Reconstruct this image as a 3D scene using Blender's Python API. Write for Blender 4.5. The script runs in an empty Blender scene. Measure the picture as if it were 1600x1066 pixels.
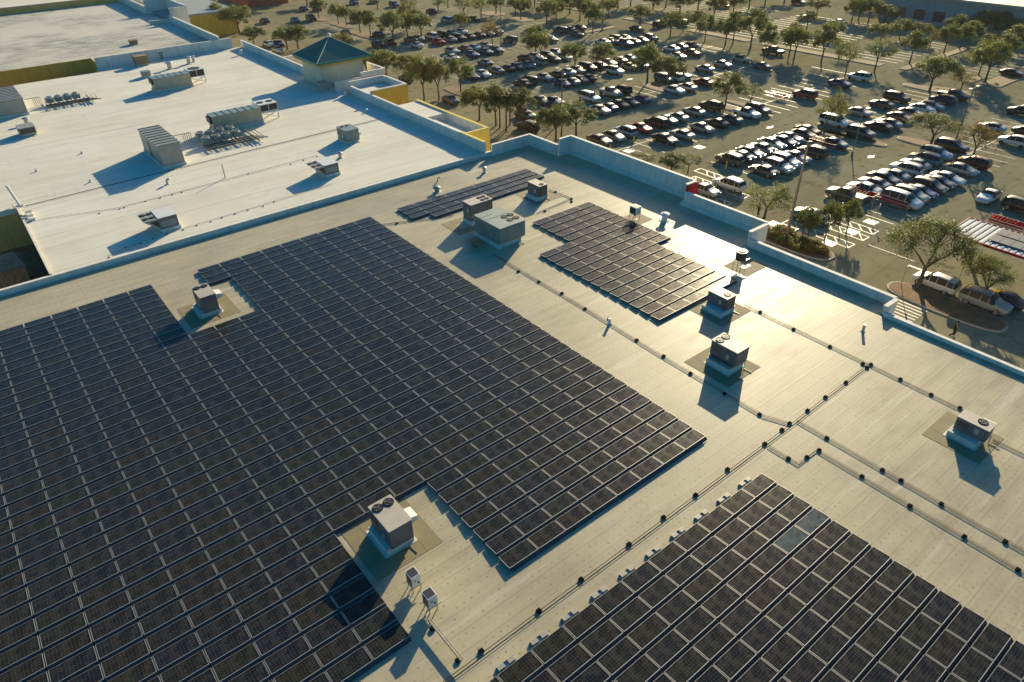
import bpy, math, random
from mathutils import Vector, Matrix
rnd = random.Random(11)
sc = bpy.context.scene
COL = sc.collection
PI = math.pi
GZ = -7.5          # parking lot level; the grey roof is z = 0
WZ = 0.5           # white roof level

# ------------------------------------------------------------------ camera
CAM = Vector((-30.0664, -62.9724, 30.8478))
FPX = 1083.7       # focal length in pixels of a 1600 px wide frame
YAW, PITCH, ROLL = 0.6587, 0.6044, -0.0210
_f = Vector((math.sin(YAW)*math.cos(PITCH), math.cos(YAW)*math.cos(PITCH), -math.sin(PITCH)))
_r0 = Vector((math.cos(YAW), -math.sin(YAW), 0)); _u0 = _r0.cross(_f)
_r = math.cos(ROLL)*_r0 + math.sin(ROLL)*_u0
_u = -math.sin(ROLL)*_r0 + math.cos(ROLL)*_u0
def at(px, py, z=0.0):
    d = _f*FPX + _r*(px-800) - _u*(py-533)
    return CAM + d*((z-CAM.z)/d.z)
def proj(p):
    d = Vector(p)-CAM; k = d.dot(_f)
    return 800+FPX*d.dot(_r)/k, 533-FPX*d.dot(_u)/k, k
cd = bpy.data.cameras.new('camera'); cam = bpy.data.objects.new('camera', cd); COL.objects.link(cam)
M = Matrix((_r, _u, -_f)).transposed().to_4x4(); M.translation = CAM
cam.matrix_world = M
cd.sensor_fit = 'HORIZONTAL'; cd.sensor_width = 36; cd.lens = 36*FPX/1600; cd.clip_start = 0.5; cd.clip_end = 3000
sc.camera = cam

# ------------------------------------------------------------------ light
SUN = Vector((2.55, 1.54, 1.0)).normalized()
EL = math.asin(SUN.z); AZ = math.atan2(SUN.x, SUN.y)
w = bpy.data.worlds.new('World'); sc.world = w; w.use_nodes = True
nt = w.node_tree; nt.nodes.clear()
sky = nt.nodes.new('ShaderNodeTexSky'); sky.sky_type = 'NISHITA'; sky.sun_disc = False
sky.sun_elevation = EL; sky.sun_rotation = AZ; sky.air_density = 1.0; sky.dust_density = 1.3; sky.ozone_density = 2.0
hs = nt.nodes.new('ShaderNodeHueSaturation'); hs.inputs['Saturation'].default_value = 2.5
hs.inputs['Hue'].default_value = 0.497
bg = nt.nodes.new('ShaderNodeBackground'); bg.inputs['Strength'].default_value = 0.078
wo = nt.nodes.new('ShaderNodeOutputWorld')
nt.links.new(sky.outputs[0], hs.inputs['Color']); nt.links.new(hs.outputs[0], bg.inputs[0]); nt.links.new(bg.outputs[0], wo.inputs[0])
sl = bpy.data.lights.new('sun', 'SUN'); sl.energy = 4.6; sl.angle = math.radians(0.5); sl.color = (1.0, 0.85, 0.56)
so = bpy.data.objects.new('sun', sl); COL.objects.link(so); so.location = (0, 0, 60)
so.rotation_euler = SUN.to_track_quat('Z', 'Y').to_euler()
sc.view_settings.view_transform = 'Standard'; sc.view_settings.look = 'None'
sc.view_settings.exposure = 0.85; sc.view_settings.gamma = 1.0

hz = bpy.data.meshes.new('haze'); hv = [(x, y, z) for z in (GZ-1.0, 36.0) for x, y in ((-1000, -600), (1500, -600), (1500, 1600), (-1000, 1600))]
hz.from_pydata(hv, [], [(0, 3, 2, 1), (4, 5, 6, 7), (0, 1, 5, 4), (1, 2, 6, 5), (2, 3, 7, 6), (3, 0, 4, 7)])
hzo = bpy.data.objects.new('haze', hz); COL.objects.link(hzo); hzo['kind'] = 'stuff'; hzo['label'] = 'thin golden evening haze over the whole parking lot'; hzo['category'] = 'haze'
hm = bpy.data.materials.new('thin_haze'); hm.use_nodes = True; hm.node_tree.nodes.clear()
_pv = hm.node_tree.nodes.new('ShaderNodeVolumePrincipled'); _pv.inputs['Density'].default_value = 0.00007; _pv.inputs['Color'].default_value = (1.0, 0.97, 0.90, 1); _pv.inputs['Anisotropy'].default_value = 0.25
_ho = hm.node_tree.nodes.new('ShaderNodeOutputMaterial'); hm.node_tree.links.new(_pv.outputs[0], _ho.inputs['Volume']); hz.materials.append(hm)

# ------------------------------------------------------------------ materials
def mat(name, col, rough=0.6, metal=0.0, spec=0.5, noise=None, bump=None, coat=0.0, trans=None):
    """plain procedural material; noise=(scale, amount, colour2) mottles the colour"""
    m = bpy.data.materials.new(name); m.use_nodes = True
    n = m.node_tree; b = n.nodes['Principled BSDF']
    b.inputs['Roughness'].default_value = rough; b.inputs['Metallic'].default_value = metal
    b.inputs['Specular IOR Level'].default_value = spec; b.inputs['Coat Weight'].default_value = coat
    b.inputs['Base Color'].default_value = (*col, 1)
    if noise:
        tc = n.nodes.new('ShaderNodeTexCoord'); nz = n.nodes.new('ShaderNodeTexNoise')
        nz.inputs['Scale'].default_value = noise[0]; nz.inputs['Detail'].default_value = 6; nz.inputs['Roughness'].default_value = 0.6
        rp = n.nodes.new('ShaderNodeValToRGB'); rp.color_ramp.elements[0].position = 0.5-noise[1]; rp.color_ramp.elements[1].position = 0.5+noise[1]
        rp.color_ramp.elements[0].color = (*noise[2], 1); rp.color_ramp.elements[1].color = (*col, 1)
        n.links.new(tc.outputs['Object'], nz.inputs['Vector']); n.links.new(nz.outputs['Fac'], rp.inputs[0]); n.links.new(rp.outputs[0], b.inputs['Base Color'])
        if bump:
            bp = n.nodes.new('ShaderNodeBump'); bp.inputs['Strength'].default_value = bump[0]; bp.inputs['Distance'].default_value = bump[1]
            n.links.new(nz.outputs['Fac'], bp.inputs['Height']); n.links.new(bp.outputs[0], b.inputs['Normal'])
    return m

class N:
    """tiny node helper"""
    def __init__(s, name):
        s.m = bpy.data.materials.new(name); s.m.use_nodes = True; s.t = s.m.node_tree; s.b = s.t.nodes['Principled BSDF']
        s.tc = s.t.nodes.new('ShaderNodeTexCoord')
    def _in(s, sock, v):
        if isinstance(v, bpy.types.NodeSocket): s.t.links.new(v, sock)
        elif isinstance(v, (tuple, list)) and sock.type == 'RGBA' and len(v) == 3: sock.default_value = (*v, 1)
        else: sock.default_value = v
    def math(s, op, a, b=0.0, c=0.0, clamp=False):
        n = s.t.nodes.new('ShaderNodeMath'); n.operation = op; n.use_clamp = clamp
        s._in(n.inputs[0], a); s._in(n.inputs[1], b); s._in(n.inputs[2], c); return n.outputs[0]
    def noise(s, vec, scale, detail=4, rough=0.55):
        n = s.t.nodes.new('ShaderNodeTexNoise'); s._in(n.inputs['Vector'], vec); n.inputs['Scale'].default_value = scale
        n.inputs['Detail'].default_value = detail; n.inputs['Roughness'].default_value = rough; return n.outputs['Fac']
    def mapping(s, vec, scale=(1, 1, 1), loc=(0, 0, 0)):
        n = s.t.nodes.new('ShaderNodeMapping'); s._in(n.inputs['Vector'], vec); n.inputs['Scale'].default_value = scale; n.inputs['Location'].default_value = loc; return n.outputs[0]
    def mix(s, fac, a, b, mode='MIX'):
        n = s.t.nodes.new('ShaderNodeMix'); n.data_type = 'RGBA'; n.blend_type = mode
        s._in(n.inputs[0], fac); s._in(n.inputs[6], a); s._in(n.inputs[7], b); return n.outputs[2]
    def ramp(s, fac, stops):
        n = s.t.nodes.new('ShaderNodeValToRGB'); e = n.color_ramp.elements
        while len(e) < len(stops): e.new(0.5)
        for i, (p, c) in enumerate(stops):
            e[i].position = p; e[i].color = (*c, 1) if isinstance(c, tuple) else (c, c, c, 1)
        s._in(n.inputs[0], fac); return n.outputs[0]
    def sep(s, vec):
        n = s.t.nodes.new('ShaderNodeSeparateXYZ'); s._in(n.inputs[0], vec); return n.outputs
    def bump(s, h, strength, dist):
        n = s.t.nodes.new('ShaderNodeBump'); n.inputs['Strength'].default_value = strength; n.inputs['Distance'].default_value = dist
        s._in(n.inputs['Height'], h); s.t.links.new(n.outputs[0], s.b.inputs['Normal'])
    def set(s, **k):
        for a, v in k.items(): s._in(s.b.inputs[{'col': 'Base Color', 'rough': 'Roughness', 'metal': 'Metallic', 'spec': 'Specular IOR Level', 'coat': 'Coat Weight', 'sheen': 'Sheen Weight'}[a]], v)
        return s.m

def roof_mat(name, light, dark, seam, dot=0.5, rough=0.5, spec=0.5, pitch=1.95, stain=0.5):
    n = N(name); p = n.tc.outputs['Object']; x, y, z = n.sep(p)
    big = n.noise(p, 0.09, 5, 0.6); med = n.noise(n.mapping(p, (0.25, 1.0, 1)), 0.9, 6, 0.65); fine = n.noise(p, 9, 3, 0.7)
    f = n.math('ADD', n.math('MULTIPLY', big, 0.55), n.math('MULTIPLY', med, 0.45))
    c = n.ramp(f, [(0.38, dark), (0.60, light)])
    stk = n.noise(n.mapping(p, (0.035, 1.6, 1)), 1.0, 5, 0.7)
    c = n.mix(n.math('MULTIPLY', n.ramp(stk, [(0.42, 0.0), (0.62, 1.0)]), 0.26*seam), c, (0.30, 0.26, 0.18))
    c = n.mix(n.math('MULTIPLY', fine, 0.2), c, (0.25, 0.22, 0.16))
    # membrane sheets: seams that run along X, one darker lap line and a lighter weld band
    yy = n.math('ADD', y, n.math('MULTIPLY', n.noise(p, 0.35, 2), 0.06))
    fr = n.math('FRACT', n.math('DIVIDE', yy, pitch))
    d = n.math('ABSOLUTE', n.math('SUBTRACT', fr, 0.5))
    line = n.ramp(d, [(0.0, 1.0), (0.015, 0.75), (0.06, 0.0)])
    wavy = n.ramp(n.noise(n.mapping(p, (0.08, 0.5, 1)), 1.0, 3), [(0.35, 0.15), (0.65, 1.0)])
    c = n.mix(n.math('MULTIPLY', n.math('MULTIPLY', line, wavy), seam), c, (0.16, 0.14, 0.10))
    sheet = n.noise(n.mapping(n.math('FLOOR', n.math('DIVIDE', yy, pitch)), (1, 1, 1)), 7.3, 0)
    c = n.mix(n.math('MULTIPLY', n.ramp(sheet, [(0.35, 0.0), (0.65, 1.0)]), 0.45*seam), c, (0.42, 0.37, 0.26))
    # fastener plates showing through as little dots on a grid
    gx = n.math('SUBTRACT', n.math('FRACT', n.math('DIVIDE', x, 0.46)), 0.5); gy = n.math('SUBTRACT', n.math('FRACT', n.math('DIVIDE', yy, pitch/2)), 0.5)
    gd = n.math('SQRT', n.math('ADD', n.math('POWER', n.math('MULTIPLY', gx, 0.46), 2.0), n.math('POWER', n.math('MULTIPLY', gy, pitch/2), 2.0)))
    dots = n.ramp(gd, [(0.0, 1.0), (0.045, 0.8), (0.085, 0.0)])
    dn = n.ramp(n.noise(p, 1.7, 3), [(0.42, 0.1), (0.6, 1.0)])
    c = n.mix(n.math('MULTIPLY', n.math('MULTIPLY', dots, dn), dot), c, (0.20, 0.18, 0.13))
    # dirty water stains
    st = n.ramp(n.noise(n.mapping(p, (0.35, 1.0, 1), (3, 8, 0)), 0.55, 7, 0.7), [(0.56, 0.0), (0.68, 1.0)])
    c = n.mix(n.math('MULTIPLY', st, stain*0.55), c, (0.30, 0.27, 0.19))
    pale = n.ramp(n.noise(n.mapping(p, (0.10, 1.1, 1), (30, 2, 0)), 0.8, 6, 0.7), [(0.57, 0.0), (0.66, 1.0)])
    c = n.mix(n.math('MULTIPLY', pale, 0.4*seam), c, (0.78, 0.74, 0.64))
    rg = n.noise(p, 0.22, 3, 0.5); ring = n.ramp(n.math('ABSOLUTE', n.math('SUBTRACT', rg, 0.62)), [(0.0, 1.0), (0.006, 0.6), (0.014, 0.0)])
    c = n.mix(n.math('MULTIPLY', ring, 0.45*seam), c, (0.24, 0.20, 0.13))
    n.bump(n.math('ADD', med, n.math('MULTIPLY', line, 0.4)), 0.12, 0.05)
    return n.set(col=c, rough=n.ramp(med, [(0.3, rough-0.06), (0.7, rough+0.1)]), spec=spec)

M_ = {}
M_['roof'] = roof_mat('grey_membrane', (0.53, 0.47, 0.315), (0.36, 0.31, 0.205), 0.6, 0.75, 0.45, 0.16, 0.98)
M_['wroof'] = roof_mat('white_membrane', (0.80, 0.77, 0.66), (0.69, 0.655, 0.55), 0.30, 0.05, 0.75, 0.12, 3.0, 0.25)
def far_roof():
    n = N('weathered_far_membrane'); p = n.tc.outputs['Object']
    a = n.noise(n.mapping(p, (0.35, 1.0, 1)), 0.8, 8, 0.75); b = n.noise(p, 0.05, 3)
    c = n.ramp(a, [(0.38, (0.20, 0.20, 0.155)), (0.60, (0.56, 0.54, 0.44))])
    c = n.mix(n.ramp(b, [(0.45, 0.0), (0.6, 0.8)]), c, (0.62, 0.56, 0.46))
    return n.set(col=c, rough=0.7, spec=0.3)
M_['froof'] = far_roof()
def wall_mat(name, col, col2):
    n = N(name); p = n.tc.outputs['Object']
    a = n.noise(n.mapping(p, (1, 1, 0.25)), 1.3, 6, 0.65); s = n.noise(n.mapping(p, (3, 3, 0.15)), 1.0, 4, 0.6)
    c = n.mix(n.ramp(a, [(0.4, 0.0), (0.65, 1.0)]), col, col2)
    c = n.mix(n.ramp(s, [(0.55, 0.0), (0.75, 0.35)]), c, tuple(v*0.55 for v in col2))
    n.bump(a, 0.15, 0.03)
    return n.set(col=c, rough=0.75, spec=0.3)
M_['parapet'] = wall_mat('white_parapet', (0.70, 0.68, 0.62), (0.58, 0.56, 0.50))
M_['coping'] = wall_mat('coping', (0.78, 0.74, 0.66), (0.62, 0.58, 0.50))
M_['yellow'] = wall_mat('yellow_stucco', (0.72, 0.56, 0.10), (0.62, 0.47, 0.08))
M_['ochre'] = wall_mat('ochre_stucco', (0.60, 0.40, 0.06), (0.50, 0.33, 0.05))
M_['green'] = wall_mat('olive_green_stucco', (0.50, 0.36, 0.06), (0.40, 0.29, 0.05))
M_['olive'] = wall_mat('olive_yellow_stucco', (0.72, 0.40, 0.13), (0.60, 0.33, 0.10))
M_['cream'] = wall_mat('cream_stucco', (0.60, 0.55, 0.42), (0.52, 0.47, 0.35))
M_['red'] = wall_mat('red_stucco', (0.42, 0.015, 0.02), (0.36, 0.012, 0.016))
M_['brick'] = wall_mat('reddish_stucco', (0.45, 0.12, 0.07), (0.38, 0.10, 0.06))
M_['farwall'] = wall_mat('blue_grey_stucco', (0.30, 0.33, 0.33), (0.24, 0.27, 0.28))
def asphalt():
    n = N('asphalt'); p = n.tc.outputs['Object']
    a = n.noise(p, 0.06, 5, 0.6); b = n.noise(p, 3.0, 6, 0.7); t = n.noise(n.mapping(p, (0.12, 1, 1)), 0.5, 5, 0.6)
    c = n.ramp(n.math('ADD', n.math('MULTIPLY', a, 0.5), n.math('MULTIPLY', t, 0.5)), [(0.38, (0.225, 0.205, 0.128)), (0.62, (0.305, 0.282, 0.180))])
    c = n.mix(n.math('MULTIPLY', b, 0.3), c, (0.17, 0.15, 0.10))
    st = n.ramp(n.noise(p, 0.7, 4, 0.5), [(0.58, 0.0), (0.72, 0.75)]); c = n.mix(st, c, (0.09, 0.08, 0.06))
    cr = n.t.nodes.new('ShaderNodeTexVoronoi'); cr.feature = 'DISTANCE_TO_EDGE'; cr.inputs['Scale'].default_value = 0.12
    n.t.links.new(p, cr.inputs['Vector']); c = n.mix(n.ramp(cr.outputs[0], [(0.0, 0.35), (0.006, 0.0)]), c, (0.05, 0.045, 0.04))
    n.bump(b, 0.2, 0.02)
    return n.set(col=c, rough=1.0, spec=0.0)
M_['asphalt'] = asphalt()
M_['concrete'] = mat('kerb_concrete', (0.42, 0.39, 0.32), 0.8, noise=(2.0, 0.2, (0.33, 0.30, 0.25)))
M_['paint'] = mat('white_line_paint', (0.78, 0.75, 0.66), 0.6, noise=(2.5, 0.25, (0.50, 0.47, 0.38)))
M_['ypaint'] = mat('yellow_paint', (0.75, 0.50, 0.05), 0.6)
M_['mulch'] = mat('mulch', (0.27, 0.13, 0.06), 0.9, noise=(1.1, 0.2, (0.12, 0.085, 0.035)), bump=(0.8, 0.1))
M_['grass'] = mat('dry_grass', (0.15, 0.135, 0.04), 0.9, noise=(0.9, 0.2, (0.16, 0.075, 0.035)), bump=(0.8, 0.1))
M_['alu'] = mat('aluminium_frame', (0.40, 0.39, 0.365), 0.45, 0.4)
M_['black'] = mat('black_rubber', (0.010, 0.010, 0.010), 1.0, spec=0.05)
M_['gap_shade'] = mat('shade_blue_sheet', (0.022, 0.034, 0.048), 0.6)  # sheet in the row gaps; blue of the shaded roof put into its colour
M_['dark'] = mat('dark_coil', (0.02, 0.022, 0.025), 0.5)
M_['pipe'] = mat('dark_conduit', (0.035, 0.03, 0.028), 0.8, spec=0.1, noise=(3, 0.3, (0.02, 0.018, 0.015)))
M_['gpipe'] = mat('galvanised_pipe', (0.48, 0.42, 0.32), 0.4, 0.4, noise=(3, 0.3, (0.30, 0.25, 0.18)))
M_['hvac'] = mat('shade_toned_sheet_metal', (0.14, 0.145, 0.16), 0.5, 0.1, noise=(1.5, 0.2, (0.10, 0.105, 0.12)))  # cabinet sides: their shade is put into this darker grey
M_['hvactop'] = mat('sun_toned_top_sheet', (0.50, 0.45, 0.37), 0.55, 0.0, noise=(1.2, 0.2, (0.40, 0.34, 0.27)))  # paler copy for cabinet tops, sunlight put into the colour
M_['hvacw'] = mat('white_sheet_metal', (0.74, 0.72, 0.68), 0.45, 0.0, noise=(1.5, 0.2, (0.63, 0.60, 0.55)))
M_['hvacg'] = mat('grey_sheet_metal', (0.36, 0.35, 0.31), 0.5, 0.1, noise=(1.0, 0.2, (0.28, 0.26, 0.22)))
M_['hvact'] = mat('green_grey_sheet_metal', (0.22, 0.27, 0.26), 0.5, 0.1, noise=(1.0, 0.2, (0.16, 0.21, 0.20)))
M_['galv'] = mat('galvanised_sheet', (0.50, 0.50, 0.47), 0.4, 0.5, noise=(2.0, 0.2, (0.36, 0.36, 0.33)))
M_['rust'] = mat('rusty_tan_metal', (0.34, 0.24, 0.14), 0.7, noise=(4.0, 0.2, (0.16, 0.10, 0.06)))
M_['curb'] = wall_mat('curb_membrane', (0.62, 0.60, 0.54), (0.50, 0.48, 0.42))
M_['pad'] = mat('walkway_pad', (0.25, 0.205, 0.11), 0.8, noise=(1.3, 0.2, (0.20, 0.165, 0.09)))
M_['casing'] = mat('cream_corrugated_casing', (0.52, 0.45, 0.33), 0.6, 0.0, noise=(0.9, 0.2, (0.40, 0.33, 0.22)))
M_['teal'] = None
def teal_roof():
    n = N('teal_metal_roof'); p = n.tc.outputs['Object']; a = n.noise(p, 0.8, 4)
    return n.set(col=n.mix(a, (0.003, 0.15, 0.125), (0.004, 0.20, 0.165)), rough=0.45, metal=0.1)
M_['teal'] = teal_roof()
M_['ridge'] = mat('teal_ridge', (0.10, 0.26, 0.22), 0.45)
M_['bark'] = mat('bark', (0.15, 0.115, 0.075), 0.9, noise=(2.0, 0.25, (0.06, 0.045, 0.03)), bump=(0.6, 0.05))
M_['pole'] = mat('concrete_pole', (0.26, 0.22, 0.16), 0.7, noise=(1.0, 0.2, (0.19, 0.16, 0.11)))
M_['redcart'] = mat('red_plastic', (0.50, 0.02, 0.015), 0.45)
M_['canopy'] = mat('canopy_pale_metal', (0.50, 0.52, 0.54), 0.5)
M_['canopyrib'] = mat('canopy_rib', (0.12, 0.15, 0.20), 0.5)
M_['glass'] = mat('car_glass', (0.006, 0.008, 0.010), 0.25, 0.0, 0.22)
M_['winglass'] = mat('window_glass', (0.03, 0.05, 0.07), 0.1, 0.0, 0.8)
M_['tyre'] = mat('tyre_rubber', (0.02, 0.02, 0.02), 0.8)
M_['rim'] = mat('alloy_rim', (0.45, 0.45, 0.45), 0.3, 0.8)
M_['hl'] = mat('headlamp_glass', (0.72, 0.74, 0.76), 0.15, 0.0, 0.8)
M_['tl'] = mat('tail_lamp', (0.35, 0.01, 0.01), 0.2)
def leaf_mat(name, a, b, cc):
    n = N(name); g = n.t.nodes.new('ShaderNodeNewGeometry'); oi = n.t.nodes.new('ShaderNodeObjectInfo')
    r = g.outputs['Random Per Island']
    c = n.ramp(r, [(0.0, a), (0.5, b), (1.0, cc)])
    c = n.mix(n.math('MULTIPLY', oi.outputs['Random'], 0.45), c, (0.13, 0.125, 0.028))
    n.set(col=c, rough=0.55, spec=0.35)
    tr = n.t.nodes.new('ShaderNodeBsdfTranslucent'); n.t.links.new(c, tr.inputs[0])
    mx = n.t.nodes.new('ShaderNodeMixShader'); mx.inputs[0].default_value = 0.5
    out = n.t.nodes['Material Output']
    n.t.links.new(n.b.outputs[0], mx.inputs[1]); n.t.links.new(tr.outputs[0], mx.inputs[2]); n.t.links.new(mx.outputs[0], out.inputs[0])
    return n.m
M_['leaf'] = leaf_mat('olive_leaves', (0.10, 0.135, 0.030), (0.155, 0.19, 0.045), (0.24, 0.255, 0.07))
M_['leafd'] = leaf_mat('dark_leaves', (0.065, 0.095, 0.024), (0.10, 0.13, 0.034), (0.155, 0.18, 0.05))
M_['leafb'] = leaf_mat('browning_leaves', (0.20, 0.10, 0.025), (0.18, 0.14, 0.04), (0.32, 0.22, 0.05))

def pv_mat(name, sky_sheen=False):
    n = N(name); p = n.tc.outputs['UV']; x, y, z = n.sep(p)
    g = n.t.nodes.new('ShaderNodeNewGeometry'); oi = n.t.nodes.new('ShaderNodeObjectInfo')
    r = n.math('FRACT', n.math('ADD', g.outputs['Random Per Island'], n.math('MULTIPLY', oi.outputs['Random'], 7.31)))
    base = n.ramp(r, [(0.0, (0.008, 0.010, 0.017)), (0.30, (0.009, 0.012, 0.015)), (0.55, (0.013, 0.016, 0.012)), (0.8, (0.015, 0.014, 0.013)), (1.0, (0.008, 0.011, 0.021))])
    wn = n.t.nodes.new('ShaderNodeTexWhiteNoise'); wn.noise_dimensions = '3D'; cb = n.t.nodes.new('ShaderNodeCombineXYZ')
    n.t.links.new(n.math('FLOOR', n.math('MULTIPLY', x, 4.0)), cb.inputs[0]); n.t.links.new(n.math('FLOOR', n.math('MULTIPLY', y, 3.0)), cb.inputs[1]); n.t.links.new(r, cb.inputs[2]); n.t.links.new(cb.outputs[0], wn.inputs['Vector'])
    base = n.mix(0.30, base, n.ramp(wn.outputs['Value'], [(0.0, (0.007, 0.009, 0.017)), (0.5, (0.012, 0.015, 0.011)), (1.0, (0.019, 0.014, 0.013))]))
    fx = n.math('ABSOLUTE', n.math('SUBTRACT', n.math('FRACT', n.math('MULTIPLY', x, 12.0)), 0.5))
    fy = n.math('ABSOLUTE', n.math('SUBTRACT', n.math('FRACT', n.math('MULTIPLY', y, 6.0)), 0.5))
    lines = n.ramp(n.math('MAXIMUM', fx, fy), [(0.465, 0.0), (0.49, 1.0)])
    dots = n.ramp(n.math('ADD', fx, fy), [(0.86, 0.0), (0.92, 1.0)])
    c = n.mix(n.math('MULTIPLY', lines, 0.22), base, (0.09, 0.09, 0.09))
    c = n.mix(n.math('MULTIPLY', dots, 0.5), c, (0.30, 0.30, 0.28))
    po = n.tc.outputs['Object']
    dust = n.ramp(n.noise(po, 1.6, 4, 0.6), [(0.45, 0.0), (0.75, 1.0)])
    c = n.mix(n.math('MULTIPLY', dust, 0.05), c, (0.4, 0.33, 0.24))
    rough = n.math('ADD', 0.24, n.math('MULTIPLY', dust, 0.1))
    if sky_sheen:
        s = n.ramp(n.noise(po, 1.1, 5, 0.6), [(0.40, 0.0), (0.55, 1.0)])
        c = n.mix(n.math('MULTIPLY', s, 0.4), c, (0.09, 0.15, 0.19))  # pale blue sky reflection painted into the cell colour in patches
    return n.set(col=c, rough=rough, spec=0.11)
M_['pv'] = pv_mat('solar_cells'); M_['pvs'] = pv_mat('solar_cells_painted_sheen', True)

# ------------------------------------------------------------------ mesh helper
class MB:
    def __init__(s): s.v = []; s.f = []; s.m = []; s.uv = {}; s.sm = False
    def quad(s, pts, mi=0, uv=None):
        k = len(s.v); s.v += [tuple(p) for p in pts]; s.f.append(tuple(range(k, k+len(pts)))); s.m.append(mi)
        if uv: s.uv[len(s.f)-1] = uv
        return s
    def box(s, x0, x1, y0, y1, z0, z1, mi=0, X=None):
        if X is None: X = Matrix.Identity(4)
        k = len(s.v)
        for x, y, z in ((x0, y0, z0), (x1, y0, z0), (x1, y1, z0), (x0, y1, z0), (x0, y0, z1), (x1, y0, z1), (x1, y1, z1), (x0, y1, z1)):
            s.v.append(tuple(X @ Vector((x, y, z))))
        for f in ((0, 3, 2, 1), (4, 5, 6, 7), (0, 1, 5, 4), (1, 2, 6, 5), (2, 3, 7, 6), (3, 0, 4, 7)):
            s.f.append(tuple(k+i for i in f)); s.m.append(mi)
        return s
    def cyl(s, p0, p1, r0, r1=None, n=10, mi=0, cap=True):
        r1 = r0 if r1 is None else r1
        p0 = Vector(p0); p1 = Vector(p1); a = (p1-p0).normalized()
        t = a.cross(Vector((0, 0, 1)) if abs(a.z) < 0.9 else Vector((1, 0, 0))).normalized(); b = a.cross(t)
        k = len(s.v)
        for p, r in ((p0, r0), (p1, r1)):
            for i in range(n):
                q = p + (t*math.cos(2*PI*i/n) + b*math.sin(2*PI*i/n))*r; s.v.append(tuple(q))
        for i in range(n):
            j = (i+1) % n; s.f.append((k+i, k+n+i, k+n+j, k+j)); s.m.append(mi)
        if cap:
            s.f.append(tuple(k+i for i in range(n))); s.m.append(mi); s.f.append(tuple(k+n+i for i in reversed(range(n)))); s.m.append(mi)
        return s
    def ring(s, c, ro, ri, z0, z1, n=18, mi=0):
        k = len(s.v)
        for (r, z) in ((ro, z0), (ro, z1), (ri, z1), (ri, z0)):
            for i in range(n): s.v.append((c[0]+r*math.cos(2*PI*i/n), c[1]+r*math.sin(2*PI*i/n), z))
        for a, b in ((0, 1), (1, 2), (2, 3)):
            for i in range(n):
                j = (i+1) % n; s.f.append((k+a*n+i, k+a*n+j, k+b*n+j, k+b*n+i)); s.m.append(mi)
        return s
    def tube(s, pts, r, n=6, mi=0):
        for a, b in zip(pts[:-1], pts[1:]): s.cyl(a, b, r, r, n, mi)
        return s
    def poly(s, pts, z0, z1, mi=0, mtop=None):
        k = len(s.v); n = len(pts)
        for z in (z0, z1):
            for p in pts: s.v.append((p[0], p[1], z))
        for i in range(n):
            j = (i+1) % n; s.f.append((k+i, k+j, k+n+j, k+n+i)); s.m.append(mi)
        s.f.append(tuple(k+n+i for i in range(n))); s.m.append(mi if mtop is None else mtop)
        return s
def mesh(mb, name, smooth=False):
    me = bpy.data.meshes.new(name); me.from_pydata(mb.v, [], mb.f); me.update()
    for p, m in zip(me.polygons, mb.m): p.material_index = m; p.use_smooth = smooth
    if mb.uv:
        u = me.uv_layers.new(name='UVMap')
        for fi, c in mb.uv.items():
            for li, q in zip(me.polygons[fi].loop_indices, c): u.data[li].uv = q
    return me
def obj(name, mb, mats, parent=None, smooth=False, loc=None):
    me = mesh(mb, name, smooth) if isinstance(mb, MB) else mb
    if not isinstance(mats, (list, tuple)): mats = [mats]
    if not me.materials:
        for m in mats: me.materials.append(M_[m] if isinstance(m, str) else m)
    o = bpy.data.objects.new(name, me); COL.objects.link(o)
    if parent: o.parent = parent
    if loc is not None: o.location = loc
    return o
def tag(o, label=None, cat=None, group=None, kind=None):
    if label: o['label'] = label
    if cat: o['category'] = cat
    if group: o['group'] = group
    if kind: o['kind'] = kind
    return o
def thing(name, label, cat, loc=(0, 0, 0), rz=0.0, group=None):
    o = bpy.data.objects.new(name, None); COL.objects.link(o); o.location = loc; o.rotation_euler = (0, 0, rz); o.empty_display_size = 0.3
    return tag(o, label, cat, group)
def tree_copy(o, parent=None):
    c = o.copy(); COL.objects.link(c)
    if parent: c.parent = parent
    for ch in [x for x in KIDS.get(o.name, ())]: tree_copy(ch, c)
    return c
KIDS = {}
def reg(root):   # remember the children of a prototype so copies need no scene search
    def walk(o):
        KIDS[o.name] = list(o.children)
        for c in o.children: walk(c)
    bpy.context.view_layer.update(); walk(root); return root
ORD = ['first', 'second', 'third', 'fourth', 'fifth', 'sixth', 'seventh', 'eighth', 'ninth', 'tenth', 'eleventh', 'twelfth', 'thirteenth', 'fourteenth', 'fifteenth', 'sixteenth', 'seventeenth', 'eighteenth', 'nineteenth', 'twentieth']
def ordn(i):
    if i < 20: return ORD[i]
    if (i+1) % 10 == 0: return {30: 'thirtieth', 40: 'fortieth', 50: 'fiftieth'}[i+1]
    return {2: 'twenty', 3: 'thirty', 4: 'forty', 5: 'fifty'}[(i+1)//10]+'-'+ORD[(i+1) % 10-1]

# ================================================================== GROUND
g = MB(); g.quad([(-900, -500, GZ), (1400, -500, GZ), (1400, 1500, GZ), (-900, 1500, GZ)])
tag(obj('parking_lot', g, 'asphalt'), kind='structure')
# yard behind the divider (left alley)
g = MB(); g.box(-60, -29.0, 7.05, 26.4, GZ, -3.7); tag(obj('service_yard', g, 'mulch'), kind='structure')
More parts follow.
